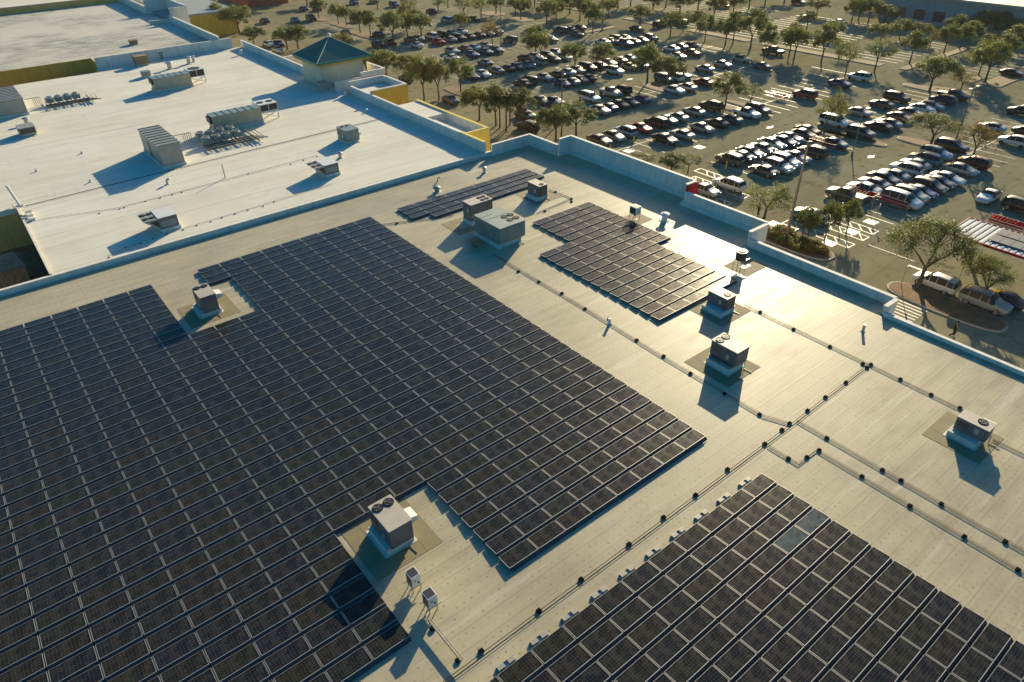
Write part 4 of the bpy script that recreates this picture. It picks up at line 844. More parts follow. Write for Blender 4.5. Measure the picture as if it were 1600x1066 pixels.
# ================================================================== CARS
def car_body(kind):
    """closed lofted body, +X is the front; returns (body mesh builder, glass builder, length, width, wheel x, wheel r)"""
    if kind == 'sedan':
        L, Wd, st = 4.7, 0.90, [(-2.33, .55, .62, .70, 0), (-2.25, .32, .80, .86, 0), (-1.95, .24, .88, 1.00, 0), (-1.55, .22, .90, 1.04, 1), (-0.95, .22, .90, 1.40, 2), (-0.3, .22, .89, 1.46, 2), (0.30, .22, .88, 1.44, 2), (1.05, .22, .86, 1.00, 1), (1.7, .22, .80, .92, 0), (2.15, .25, .72, .82, 0), (2.33, .38, .55, .62, 0)]; wx, wr = (-1.38, 1.42), .33
    elif kind == 'suv':
        L, Wd, st = 4.8, 0.95, [(-2.38, .55, .85, 1.0, 0), (-2.32, .36, .98, 1.15, 1), (-2.05, .30, 1.02, 1.60, 2), (-1.4, .27, 1.02, 1.72, 2), (-0.3, .27, 1.00, 1.74, 2), (0.45, .27, .98, 1.68, 2), (1.15, .27, .97, 1.14, 1), (1.75, .28, .93, 1.06, 0), (2.2, .30, .86, .97, 0), (2.38, .42, .62, .72, 0)]; wx, wr = (-1.42, 1.45), .37
    elif kind == 'van':
        L, Wd, st = 5.1, 1.0, [(-2.53, .5, .9, 1.1, 0), (-2.48, .36, 1.02, 1.2, 1), (-2.3, .28, 1.05, 1.75, 2), (-1.3, .25, 1.05, 1.84, 2), (-0.1, .25, 1.02, 1.84, 2), (0.75, .25, .98, 1.76, 2), (1.65, .25, .95, 1.12, 1), (2.1, .27, .88, 1.0, 0), (2.4, .30, .78, .88, 0), (2.53, .40, .58, .68, 0)]; wx, wr = (-1.55, 1.55), .35
    else:  # pickup
        L, Wd, st = 5.6, 1.0, [(-2.78, .5, .98, 1.02, 0), (-2.74, .42, 1.08, 1.12, 0), (-1.0, .36, 1.08, 1.13, 0), (-0.96, .34, 1.08, 1.15, 1), (-0.78, .32, 1.08, 1.80, 2), (-0.1, .32, 1.06, 1.86, 2), (0.6, .32, 1.05, 1.82, 2), (1.25, .32, 1.04, 1.25, 1), (2.1, .34, 1.02, 1.14, 0), (2.6, .38, .95, 1.05, 0), (2.78, .5, .7, .8, 0)]; wx, wr = (-1.75, 1.75), .41
    b, gl = MB(), MB(); rings = []
    for i, (x, zb, zw, zt, lv) in enumerate(st):
        e = min(1.0, 0.80+0.2*min(1, (L/2-abs(x))/0.35)); W = Wd*e
        wr_ = W*(0.74 if lv == 2 else 0.86 if lv == 1 else 0.90)
        half = [(0, zb), (W*0.86, zb), (W*0.985, zb+0.14), (W*1.0, (zb+zw)/2+0.05), (W*0.965, zw), (wr_, zt-0.035 if lv == 2 else zt-0.02), (wr_*0.72, zt+0.0), (0, zt+0.015)]
        ring = [(x, y, z) for y, z in half] + [(x, -y, z) for y, z in reversed(half[1:-1])]
        rings.append(ring)
    n = len(rings[0]); k = len(b.v)
    for rg in rings: b.v += rg
    for i in range(len(rings)-1):
        for j in range(n): jj = (j+1) % n; b.f.append((k+i*n+j, k+i*n+jj, k+(i+1)*n+jj, k+(i+1)*n+j)); b.m.append(0)
    b.f.append(tuple(k+j for j in reversed(range(n)))); b.m.append(0); b.f.append(tuple(k+(len(rings)-1)*n+j for j in range(n))); b.m.append(0)
    def gq(P, ins=0.10, off=0.012):
        P = [Vector(p) for p in P]; c = sum(P, Vector())/len(P); nn = (P[1]-P[0]).cross(P[2]-P[0]).normalized()
        if nn.dot(c-Vector((0, 0, 0.9))) < 0: nn = -nn
        Q = [p+(c-p)*ins+nn*off for p in P]; gl.quad(Q); gl.f[-1] = gl.f[-1]
    for i in range(len(st)-1):
        a, d = st[i][4], st[i+1][4]
        if a+d >= 3:
            for s in (4, n-5):
                P = [rings[i][s], rings[i][s+1], rings[i+1][s+1], rings[i+1][s]]
                if a == 2 and d == 2: gq(P, 0.07)
                else: gq(P, 0.16)
        if a+d == 3:   # windscreen and rear window over the three top strips
            for s0, s1 in ((5, 6), (6, 7), (7, 8), (8, 9)):
                P = [rings[i][s0], rings[i][s1], rings[i+1][s1], rings[i+1][s0]]; gq(P, 0.045, 0.012)
    return b, gl, L, Wd, wx, wr
CARP = {}
paints = dict(white=(.58, .57, .54), silver=(.27, .28, .27), ltgray=(.24, .26, .27), gray=(.075, .08, .08), black=(.012, .012, .013), navy=(.012, .02, .05), blue=(.02, .06, .15), ltblue=(.16, .28, .38), teal=(.03, .11, .13), green=(.03, .07, .05), red=(.33, .015, .015), dred=(.13, .012, .02), brown=(.09, .045, .035), olive=(.10, .10, .075), beige=(.42, .36, .26), tan=(.33, .26, .17))
pname = dict(white='white', silver='silver', ltgray='light grey', gray='dark grey', black='black', navy='navy', blue='blue', ltblue='light blue', teal='teal grey', green='green', red='red', dred='dark red', brown='brown', olive='olive grey', beige='beige', tan='tan')
pm = {k: mat('car_paint_'+k.replace('dred', 'dark_red').replace('ltblue', 'light_blue').replace('ltgray', 'light_grey'), v, 0.38, 0.2, 0.45, coat=0.3) for k, v in paints.items()}
wheelm, rimm, hlm, tlm = MB(), MB(), MB(), MB()
wheelm.cyl((0, -0.11, 0), (0, 0.11, 0), 1.0, None, 16); rimm.cyl((0, -0.125, 0), (0, 0.125, 0), 0.62, None, 12)
for vv in (wheelm, rimm): vv.v = [(x, y, z) for x, y, z in vv.v]
WM, RM = mesh(wheelm, 'wheel'), mesh(rimm, 'rim'); WM.materials.append(M_['tyre']); RM.materials.append(M_['rim'])
for kind in ('sedan', 'suv', 'van', 'pickup'):
    b, gl, L, Wd, wx, wr = car_body(kind)
    me = mesh(b, 'body', True); me.materials.append(pm['white']); gm = mesh(gl, 'window_glass'); gm.materials.append(M_['glass'])
    for small in (False, True):
        t = thing('parked_car' if kind != 'pickup' else 'parked_pickup', '', kind)
        o = obj('body', me, 'hvac', t); o.material_slots[0].link = 'OBJECT'; o.material_slots[0].material = pm['white']
        md = o.modifiers.new('subdivision', 'SUBSURF'); md.levels = 1; md.render_levels = 1 if small else 2
        obj('window_glass', gm, 'glass', t)
        for x in wx:
            for s in (-1, 1):
                w_ = obj('wheel', WM, 'tyre', t, loc=(x, s*(Wd-0.12), wr)); w_.scale = (wr, 1.0, wr)
                if not small: obj('rim', RM, 'rim', w_)
        if not small:
            for s in (-1, 1):
                zf = {'sedan': .66, 'suv': .80, 'van': .74, 'pickup': .86}[kind]
                mb = MB(); mb.box(-0.10, 0.03, -0.17, 0.17, -0.07, 0.07); obj('headlight', mb, 'hl', t, loc=(L/2-0.13, s*Wd*0.64, zf))
                mb = MB(); mb.box(-0.03, 0.08, -0.12, 0.12, -0.09, 0.09); obj('tail_light', mb, 'tl', t, loc=(-L/2+0.10, s*Wd*0.68, zf+0.12))
                mb = MB(); mb.box(-0.09, 0.09, -0.11, 0.11, -0.06, 0.06); o = obj('wing_mirror', mb, 'dark', t, loc=({'sedan': .75, 'suv': .85, 'van': 1.3, 'pickup': .95}[kind], s*(Wd+0.06), zf+0.30))
            if kind == 'pickup': mb = MB(); mb.box(-2.62, -1.1, -0.8, 0.8, 1.15, 1.165); obj('cargo_bed', mb, 'dark', t)
            if kind == 'suv':
                for s in (-1, 1): mb = MB(); mb.box(-1.7, 0.2, s*0.58-0.02, s*0.58+0.02, 1.75, 1.79); obj('roof_rail', mb, 'dark', t)
        CARP[(kind, small)] = reg(t)
used = set()
CARS = '''1463 239 white suv;1490 229 black suv;1444 247 ltgray suv;1521 253 dred suv;1500 263 silver sedan;1431 255 silver sedan;1420 264 white suv;1395 274 silver sedan;1377 276 gray sedan;1363 284 silver sedan;1350 293 white sedan;1312 301 gray pickup;1488 281 white sedan;1470 284 gray sedan;1454 291 olive suv;1442 299 blue sedan;1419 303 silver suv;1408 312 white van;1546 305 white sedan X;1598 322 black suv;1584 220 white suv;1594 202 black sedan;1590 172 black suv;1584 113 black sedan;1547 197 silver sedan;1405 153 black suv;1381 162 brown sedan;1471 155 navy suv;1491 149 black pickup;1460 165 silver sedan;1440 168 white sedan;1420 174 gray sedan;1403 181 brown sedan;1372 196 black sedan;1396 193 silver sedan;1345 207 gray suv;1344 174 silver sedan;1309 191 white van;1299 221 teal sedan;1315 130 blue sedan;1345 120 white suv;1258 147 dred suv;1252 204 black sedan;1268 212 navy sedan;1200 221 white sedan;1189 230 silver sedan;1173 237 silver sedan;1156 242 teal sedan;1137 247 gray suv;1234 215 silver sedan;1230 240 silver sedan;1215 248 white suv;1219 260 white suv;1182 261 gray sedan;1268 236 black suv;1230 226 blue sedan;1111 165 black suv;1143 185 teal sedan;1168 177 white pickup;1185 171 gray suv;1117 190 black sedan;1096 198 silver sedan;1085 173 silver sedan;1026 191 black suv;1042 186 teal sedan;1061 182 silver sedan;1064 208 silver sedan;1003 199 red sedan;1030 213 black sedan;971 202 ltblue suv;958 211 silver sedan;935 217 olive sedan;953 144 silver pickup;971 140 black suv;943 164 blue sedan;964 161 black sedan;982 158 green sedan;1000 153 blue sedan;912 149 white van;935 170 silver sedan;1055 140 white sedan;1078 136 silver sedan;1103 128 dred sedan;922 106 navy suv;937 102 black sedan;950 97 beige sedan;965 93 brown sedan;979 89 silver sedan;976 101 tan sedan;960 110 white suv;995 105 teal sedan;914 122 black sedan;898 126 gray sedan;884 128 silver sedan;952 64 silver sedan;973 67 blue pickup;981 60 gray sedan;1016 59 teal suv;995 44 black sedan;1031 38 black suv X;1064 35 blue suv;1088 72 gray sedan;1052 76 white sedan;1083 82 dred sedan;1057 86 beige sedan;1100 106 silver sedan;1033 121 teal suv;1054 123 white suv;1072 118 blue sedan;910 44 brown sedan;900 52 green sedan;889 45 gray sedan;934 63 white sedan;883 88 white sedan;698 31 ltblue van;715 28 gray suv;742 29 black sedan;722 49 white sedan;674 56 white suv;683 64 red sedan;698 59 silver sedan;715 58 navy suv;749 54 dred sedan;777 49 teal suv;795 61 teal suv;648 60 silver sedan;644 67 white sedan;704 78 silver sedan;728 76 dred sedan;743 74 white sedan;758 70 silver sedan;737 84 blue sedan;760 80 teal sedan;701 88 white sedan;779 78 teal sedan;758 97 teal sedan;736 118 black sedan;755 115 white sedan;774 109 gray sedan;791 105 black sedan;808 103 gray sedan;820 90 black sedan;824 100 ltblue sedan;854 85 black sedan;864 92 navy sedan;872 82 white sedan;822 124 brown suv;851 120 silver sedan;869 115 black sedan;875 128 blue sedan;826 132 black sedan;862 61 gray sedan;872 46 green suv;674 17 black sedan;845 156 gray sedan;866 157 blue sedan;704 155 gray sedan;634 121 green sedan;825 197 black suv;819 178 green sedan;413 32 navy sedan;461 31 teal sedan;486 28 black suv;474 13 blue sedan;495 13 black sedan;553 3 blue sedan;584 1 teal sedan;616 7 blue suv;554 31 navy sedan;537 49 black sedan;592 53 navy sedan;584 67 black sedan;603 64 black sedan;638 60 gray sedan;419 68 white sedan;435 68 navy sedan;434 77 white sedan;1256 27 white sedan;1310 34 blue sedan;1211 80 black pickup;1195 103 blue sedan;1157 91 silver sedan;1132 100 silver sedan;1127 8 blue sedan;1248 3 black suv;1130 284 white suv;1102 295 silver sedan;1268 335 teal sedan;1463 440 white suv;1540 470 silver suv;1566 464 navy sedan'''
rows_y = [-27.2, -21.9, -9.4, -3.1, 9.4, 16.4, 28.3, 35.0, 46.6, 53.0, 64.4, 69.0, 81.2, 87.3, 98.6, 105.6, 118, 126]
recs = []
for tok in CARS.split(';'):
    px, py, col, kind, *X = tok.split(); p = at(float(px), float(py), GZ+0.75)
    row = min(range(len(rows_y)), key=lambda i: abs(rows_y[i]-p.y))
    inrow = abs(rows_y[row]-p.y) < 3.0 and not X and not (p.x < 48)
    y = p.y+(rows_y[row]-p.y)*0.75 if inrow else p.y
    recs.append(dict(px=float(px), py=float(py), col=col, kind=kind, x=p.x, y=y, row=row if inrow else None, X=bool(X), d=(p-CAM).length))
for row in range(8, 16):         # cars glimpsed between the crowns of the far rows
    rr = sorted([c for c in recs if c['row'] == row], key=lambda c: c['x'])
    for a, b in zip(rr, rr[1:]):
        gap = b['x']-a['x']; n_ = int(gap/2.62)-1
        if 1 <= n_ <= 2 and rnd.random() < 0.6:
            for k in range(n_):
                x = a['x']+gap*(k+1)/(n_+1); P_ = proj((x, a['y'], GZ+0.7))
                recs.append(dict(px=P_[0], py=P_[1], col=rnd.choice(('white', 'silver', 'silver', 'gray', 'black', 'white', 'blue', 'ltgray', 'dred')), kind=rnd.choice(('sedan', 'suv', 'sedan')), x=x, y=a['y'], row=row, X=False, d=(Vector((x, a['y'], GZ))-CAM).length))
for row in range(len(rows_y)):   # keep neighbours in a row from touching
    rr = sorted([c for c in recs if c['row'] == row], key=lambda c: c['x'])
    for a, b in zip(rr, rr[1:]):
        if b['x']-a['x'] < 2.25: b['x'] = a['x']+2.25
    for i, c in enumerate(rr): c['i'] = i
off = {(1463, 440): 'parked by the grass island at the lower right', (1540, 470): 'parked behind the white one at the grass island', (1566, 464): 'half hidden behind the silver one at the grass island',
       (1130, 284): 'parked beside the high store wall', (1102, 295): 'partly hidden by the red wall panel', (1268, 335): 'in the marked bay behind the small trees', (1546, 305): 'driving alone down the right hand lane', (1598, 322): 'cut by the right edge of the photo', (1031, 38): 'driving in the far lane', (825, 197): 'under the dark trees by the store corner'}
for c in recs:
    small = c['d'] > 125 and c['kind'] != 'x'
    pr = CARP[(c['kind'], small)]
    if (c['kind'], small) in used: o = tree_copy(pr)
    else: o = pr; used.add((c['kind'], small))
    bank = c['row'] is not None and c['row'] % 2 == 0
    base = -PI/2 if bank else PI/2
    if c['X']: ang = PI if c['px'] > 1500 else 0.0
    else: ang = base if rnd.random() < 0.62 else base+PI
    if (c['px'], c['py']) == (1463, 440): ang = PI/2
    if (c['px'], c['py']) == (1540, 470): ang = -PI/2
    if (c['px'], c['py']) == (1130, 284): ang = PI/2
    o.location = (c['x'], c['y'], GZ); o.rotation_euler = (0, 0, ang+rnd.uniform(-0.03, 0.03)); s = rnd.uniform(0.96, 1.03); o.scale = (s, s, s)
    kids = [q for q in o.children] if o is pr else None
    for q in (KIDS[pr.name] if o is pr else []):
        if q.name.startswith('body'): q.material_slots[0].material = pm[c['col']]
    c['o'] = o
    nm = {'suv': 'SUV', 'sedan': 'car', 'van': 'minivan', 'pickup': 'pickup truck'}[c['kind']]
    k = (int(c['px']), int(c['py']))
    if k in off: lb = f"{pname[c['col']]} {nm} {off[k]}"
    elif c['row'] is not None: lb = f"{pname[c['col']]} {nm}, {ordn(c['i'])} from the left in the {ordn(c['row'])} car row from the store"
    else: lb = None
    o['label'] = lb or ''; o['category'] = {'suv': 'SUV', 'sedan': 'car', 'van': 'minivan', 'pickup': 'pickup truck'}[c['kind']]; o['group'] = 'cars in the parking lot'
bpy.context.view_layer.update()
for c in recs:
    for q in c['o'].children:
        if q.name.startswith('body'): q.material_slots[0].link = 'OBJECT'; q.material_slots[0].material = pm[c['col']]
nr = sorted([c for c in recs if not c['o']['label']], key=lambda c: c['px'])
for i, c in enumerate(nr):
    o = c['o']; nm = o['category']; o['label'] = f"{pname[c['col']]} {nm} out of line with the car rows, {ordn(i)} such from the left"
# shopping carts in corrals
ct = thing('shopping_cart', '', 'shopping cart', (0, 0, 0), 0, 'red shopping carts')
mb = MB(); mb.quad([(-.4, -.2, .55), (.45, -.26, .6), (.45, .26, .6), (-.4, .2, .55)]); mb.quad([(-.4, -.2, .55), (-.42, -.24, .9), (.5, -.3, 1.0), (.45, -.26, .6)]); mb.quad([(-.4, .2, .55), (.45, .26, .6), (.5, .3, 1.0), (-.42, .24, .9)]); mb.quad([(-.4, -.2, .55), (-.4, .2, .55), (-.42, .24, .9), (-.42, -.24, .9)]); obj('basket', mb, 'redcart', ct)
mb = MB(); mb.tube([(.45, -.25, .6), (.35, -.25, .2), (-.4, -.2, .14)], .02, 5); mb.tube([(.45, .25, .6), (.35, .25, .2), (-.4, .2, .14)], .02, 5); mb.tube([(-.4, -.2, .14), (-.4, .2, .14)], .02, 5); mb.tube([(.35, -.25, .2), (.35, .25, .2)], .02, 5); obj('cart_frame', mb, 'galv', ct)
mb = MB(); mb.cyl((.58, -.3, 1.02), (.58, .3, 1.02), .025, None, 6); obj('handle', mb, 'redcart', ct); reg(ct)
nc = 0
for (px, py, where, n_, two) in ((1343, 303, 'the corral left of the front cars', 8, 2), (1396, 316, 'the corral before the white minivan', 8, 2), (1288, 224, 'the corral beside the teal car', 8, 2), (1572, 350, 'the corral beyond the canopy', 8, 2), (1215, 150, 'the corral among the empty bays', 5, 1)):
    p = at(px, py, GZ+0.5)
    t = thing('cart_corral', f'low metal rail {where.replace("the corral", "corral")}', 'cart corral', (p.x, p.y, GZ), PI/2, 'cart corrals')
    for s in (-1, 1): mb = MB(); mb.tube([(-2.2, s*0.85, 0), (-2.2, s*0.85, 0.95), (2.2, s*0.85, 0.95), (2.2, s*0.85, 0)], 0.035, 6); mb.tube([(-2.2, s*0.85, 0.5), (2.2, s*0.85, 0.5)], 0.03, 6); obj('side_rail', mb, 'galv', t)
    mb = MB(); mb.tube([(-2.2, -0.85, 0.95), (-2.2, 0.85, 0.95)], 0.035, 6); obj('end_rail', mb, 'galv', t)
    for r_ in range(two):
        for i in range(n_):
            o = ct if nc == 0 else tree_copy(ct); nc += 1
            o.location = (p.x+(r_-0.5)*0.75*(two > 1), p.y-1.6+i*0.42, GZ); o.rotation_euler = (0, 0, PI/2)
            o['label'] = f'red shopping cart, {ordn(i)} in the {("left", "right")[r_]} line of {where}'

# ================================================================== TREES
def tree_meshes(seed, W=7.0, H=8.0, clumps=26, leaves=80, ls=0.30, low=0.42, sparse=0.0, flat=1.0):
    r = random.Random(seed); tr, cr = MB(), MB()
    th = H*0.30; tr.cyl((0, 0, -0.05), (0.05, 0.03, th), 0.20, 0.14, 9, cap=False)
    nl = r.choice((3, 4, 4)); limbs = []
    for i in range(nl):
        a = 2*PI*i/nl+r.uniform(-.4, .4); e = Vector((math.cos(a)*W*0.20, math.sin(a)*W*0.20, H*r.uniform(.52, .60))); s = Vector((0.05, 0.03, th-0.05)); m_ = s.lerp(e, .5)+Vector((0, 0, .12)); tr.cyl(s, m_, .11, .08, 6, cap=False); tr.cyl(m_, e, .08, .055, 6, cap=False); limbs.append(e)
    cs = []; ox_, oy_ = r.uniform(-.10, .10)*W, r.uniform(-.10, .10)*W; ex_ = r.uniform(.8, 1.15)
    for i in range(clumps):
        a = r.uniform(0, 2*PI); q = math.sqrt(r.uniform(0.02, 1)); rad = q*W*0.42
        zt = H*(0.90-0.34*q*q*flat); zl = H*(low+0.10*(1-q)); z = zt-(zt-zl)*(r.random()**1.6)
        cs.append((Vector((rad*math.cos(a)*ex_+ox_*(z/H), rad*math.sin(a)/ex_+oy_*(z/H), z)), W*r.uniform(.06, .15)))
    for c, cr_ in cs:
        l = min(limbs, key=lambda e: (e-c).length); m_ = l.lerp(c, .5)+Vector((r.uniform(-.2, .2), r.uniform(-.2, .2), -.1))
        tr.cyl(l, m_, .045, .03, 4, cap=False); tr.cyl(m_, c, .03, .012, 4, cap=False)
        n_ = int(leaves*(1-sparse*r.random()))
        for k in range(n_):
            d = Vector((r.gauss(0, 1), r.gauss(0, 1), r.gauss(0, .62))); d = d.normalized()*cr_*(r.random()**0.45)*1.15
            p = c+d; s = ls*r.uniform(.55, 1.15); nn = (d.normalized()*0.9+Vector((r.gauss(0, .55), r.gauss(0, .55), 0.5+r.gauss(0, .5)))).normalized(); u = nn.cross(Vector((r.gauss(0, 1), r.gauss(0, 1), r.gauss(0, 1)))).normalized(); v = nn.cross(u)
            cr.quad([p-u*s*.5, p+v*s*.28, p+u*s*.5, p-v*s*.28])
    return mesh(tr, 'trunk'), mesh(cr, 'crown')
TP = {}
for i in range(5): TP[('full', i)] = tree_meshes(40+i, clumps=44, leaves=175, ls=.30, sparse=.25)
for i in range(4): TP[('thin', i)] = tree_meshes(60+i, clumps=34, leaves=105, ls=.26, sparse=.5)
for i in range(2): TP[('open', i)] = tree_meshes(80+i, W=7.0, H=8.0, clumps=70, leaves=130, ls=.19, low=.60, flat=.7)
TREES = '''1435 446 132 348 o;1533 472 74 400 o;1496 442 16 372 d;1193 345 80 276 t;1452 143 67 81 f;1500 145 36 103 b;1539 128 60 56 f;1529 117 44 62 f;1421 98 44 46 f;1320 119 40 55 t;1366 112 44 52 t;1451 78 24 42 b;1474 84 40 33 f;1499 78 32 33 f;1534 54 45 12 f;1549 54 38 9 f;1585 80 50 36 f;1568 95 40 50 f;1133 71 40 20 f;1145 68 36 12 f;1172 77 50 10 f;1193 95 36 33 f;1233 86 40 32 f;1240 94 46 30 f;1283 97 48 32 f;1133 166 50 107 f;1171 168 44 127 t;1276 23 40 -8 f;1330 35 36 -6 f;1341 31 36 -8 f;1356 37 36 -10 f;1287 210 46 134 t;1310 195 30 155 t;1454 227 80 175 o;1518 250 60 184 b;898 113 40 58 f;941 112 46 62 f;1011 130 62 65 f;1042 138 58 86 f;906 32 44 -10 f;919 41 34 -5 f;926 53 34 2 f;1000 40 46 5 f;1047 56 40 14 f;1067 49 30 12 t;1089 47 30 14 f;1101 65 32 17 f;659 61 46 16 f;685 19 30 -10 t;725 28 34 -12 t;752 29 30 -12 t;775 22 34 -8 f;769 70 34 25 b;805 24 34 -8 f;814 31 34 -10 f;854 37 40 -5 f;869 31 34 -6 f;837 88 48 35 f;844 98 40 40 f;720 143 44 86 f;663 156 52 80 f;686 156 46 84 f;749 187 54 125 f;775 196 56 128 d;812 198 56 132 d;868 221 62 158 f;900 212 62 156 f;877 213 50 165 d;449 77 50 38 f;466 76 50 36 f;530 86 44 46 f;498 28 34 -8 f;529 38 26 2 f;542 41 26 6 f;563 52 34 10 f;579 55 30 12 f;615 66 50 14 f;637 60 34 15 f;605 128 56 66 f;641 131 52 82 f;575 122 36 78 f;1010 262 46 232 t;1048 272 52 236 d;1075 268 40 240 t;375 54 60 4 f;345 50 40 2 f;398 74 40 38 d;330 30 40 -10 f;1400 22 50 -18 f;1430 24 50 -18 f;1380 40 40 4 f;1462 36 44 -4 f;1350 12 50 -20 f;1195 8 40 -20 f;1225 5 40 -22 f;985 10 40 -24 f;1062 24 44 -14 f;1020 20 40 -16 f;1115 30 36 -10 f;1560 20 44 -14 f;1590 40 40 2 f;1310 90 30 60 t;1540 84 34 50 f;700 12 30 -18 t;590 14 34 -16 t;560 10 34 -18 f;480 10 34 -18 f;440 5 34 -20 f;640 22 34 -10 t;950 28 34 -8 f;1252 376 38 317 d;1263 367 30 333 d;1288 376 38 306 f;1322 364 36 308 f;890 22 44 -14 f;860 14 40 -22 f;835 12 36 -20 f;1090 18 46 -18 f;1145 22 40 -16 f;1170 14 44 -24 f;1260 46 36 14 f;1300 60 34 28 f;1375 66 38 32 f;1405 60 36 26 f;1435 66 34 30 f;1490 56 36 20 f;1515 66 36 30 f;1480 22 44 -16 f;1510 14 44 -24 f;1535 24 44 -14 f;720 48 30 18 f;640 45 40 2 f;1575 60 40 22 f;1040 12 44 -26 f;965 14 40 -22 f;300 20 44 -24 f;420 14 34 -18 f'''
tprs = {}; tl = []
for tok in TREES.split(';'):
    bx, by, wpx, top, kd = tok.split(); bx, by, wpx, top = map(float, (bx, by, wpx, top))
    p = at(bx, by, GZ+0.05); d = (p-CAM).dot(_f); W = wpx*d/FPX*0.97
    lo, hi = 1.5, 16
    for _ in range(30):
        mid = (lo+hi)/2
        if proj((p.x, p.y, GZ+mid))[1] > top: lo = mid
        else: hi = mid
    tl.append([p, W, max(3.0, min(11.0, lo)), kd, bx, by])
tl.sort(key=lambda q: -q[5])
bands = [tl[i:i+12] for i in range(0, len(tl), 12)]
for bi, bd in enumerate(bands):
    bd.sort(key=lambda q: q[4])
    for i, (p, W, H, kd, bx, by) in enumerate(bd):
        mk = {'f': 'full', 'd': 'full', 't': 'thin', 'o': 'open', 'b': 'thin'}[kd]; nv = {'full': 5, 'thin': 4, 'open': 2}[mk]; v = rnd.randrange(nv)
        key = (mk, v, kd)
        if key not in tprs:
            t = thing('parking_lot_tree', '', 'tree'); lm = {'d': 'leafd', 'b': 'leafb'}.get(kd, 'leaf')
            a = obj('trunk', TP[(mk, v)][0], 'bark', t); a.material_slots[0].link = 'OBJECT'; a.material_slots[0].material = M_['bark']
            b = obj('crown', TP[(mk, v)][1], 'leaf', t); b.material_slots[0].link = 'OBJECT'; b.material_slots[0].material = M_[lm]
            tprs[key] = reg(t); o = t
        else: o = tree_copy(tprs[key])
        o.location = p; o.location.z = GZ; o.rotation_euler = (0, 0, rnd.uniform(0, 6.28)); s = W/6.6; o.scale = (s, s, H/8.0*1.03)
        desc = {'f': 'olive green leafy', 'd': 'dark dense', 't': 'light airy', 'o': 'broad open crowned', 'b': 'small browning'}[kd]
        o['label'] = f'{desc} tree, {ordn(i)} from left, {ordn(bi)} tree belt from the store'; o['category'] = 'tree'; o['group'] = 'trees in the parking lot'
# palms
def palm(label, x, y, h, fr=1.5, seed=1):
    r = random.Random(seed); t = thing('palm_tree', label, 'palm tree', (x, y, GZ), 0, 'palms beside the store')
    mb = MB(); mb.cyl((0, 0, 0), (0.05, 0, h*0.5), 0.15, 0.12, 8); mb.cyl((0.05, 0, h*0.5), (0.1, 0.05, h), 0.12, 0.10, 8); obj('trunk', mb, 'bark', t)
    mb = MB()
    for i in range(30):
        a = r.uniform(0, 2*PI); el = r.uniform(-.5, 1.1); L = fr*r.uniform(.8, 1.1); p0 = Vector((0.1, 0.05, h)); d = Vector((math.cos(a)*math.cos(el), math.sin(a)*math.cos(el), math.sin(el)))
        side = Vector((-math.sin(a), math.cos(a), 0)); pr_ = p0
        for k in range(1, 8):
            q = p0+d*L*k/7+Vector((0, 0, -0.35*L*(k/7)**2)); ww = 0.34*(1-abs(k/7-.45))
            for sg in (-1, 1): mb.quad([pr_, q, q+side*sg*ww+Vector((0, 0, -.14)), pr_+side*sg*ww*.95+Vector((0, 0, -.14))])
            pr_ = q
    obj('crown', mb, 'leafd', t)
for i, (px, py, h, f) in enumerate(((791, 206, 5.6, 1.9), (797, 196, 5.2, 1.7), (781, 200, 5.0, 1.7), )):
    p = at(px, py, GZ); palm(['tallest palm in the planted bed near the roof corner', 'palm just behind the tallest one near the roof corner', 'left palm of the clump near the roof corner', ][i], p.x, p.y, h, f, i)
# shrubs
def shrub_mesh(seed, lm):
    r = random.Random(seed); mb = MB()
    for k in range(420):
        d = Vector((r.gauss(0, 1), r.gauss(0, 1), abs(r.gauss(0, .7)))).normalized()*(r.random()**.4); p = Vector((d.x*.5, d.y*.5, .08+d.z*.62)); s = r.uniform(.10, .2)
        u = Vector((r.gauss(0, 1), r.gauss(0, 1), r.gauss(0, 1))).normalized(); v = u.cross(Vector((r.gauss(0, 1), r.gauss(0, 1), 1))).normalized(); mb.quad([p-u*s*.5, p+v*s*.3, p+u*s*.5, p-v*s*.3])
    return mesh(mb, 'shrub')
SM = {(k, i): shrub_mesh(100+i, k) for k in ('leafb', 'leaf') for i in range(2)}
sh = []
for cx, cy, rx, ry, n_, nm in ((42.6, -22.5, 1.6, 6.6, 46, 'the planted island beside the marked bays'), (37.5, 15, 1.7, 12.8, 46, 'the bed under the palms'), (38.5, 45, 1.8, 10, 14, 'the bed behind the yellow parapet'), (36.5, -5, 1.1, 4.2, 8, 'the strip behind the high wall')):
    for i in range(n_):
        a = rnd.uniform(0, 6.28); q = math.sqrt(rnd.random()); k = rnd.choice(('leafb', 'leaf')); me = SM[(k, rnd.randrange(2))]
        o = bpy.data.objects.new('shrub', me); COL.objects.link(o)
        if not me.materials: me.materials.append(M_[k])
        o.location = (cx+rx*q*math.cos(a), cy+ry*q*math.sin(a), GZ+0.15); s = rnd.uniform(.9, 1.7); o.scale = (s, s, s*.9); o.rotation_euler = (0, 0, a)
        px_, py_, _ = proj(o.location); sh.append((nm, px_, o))
for nm in sorted({s[0] for s in sh}):
    L_ = sorted([s for s in sh if s[0] == nm], key=lambda s: s[1])
    for i, (_, _, o) in enumerate(L_): tag(o, f'leafy shrub, {ordn(i)} from the left in {nm}', 'shrub', 'shrubs in the planted beds')

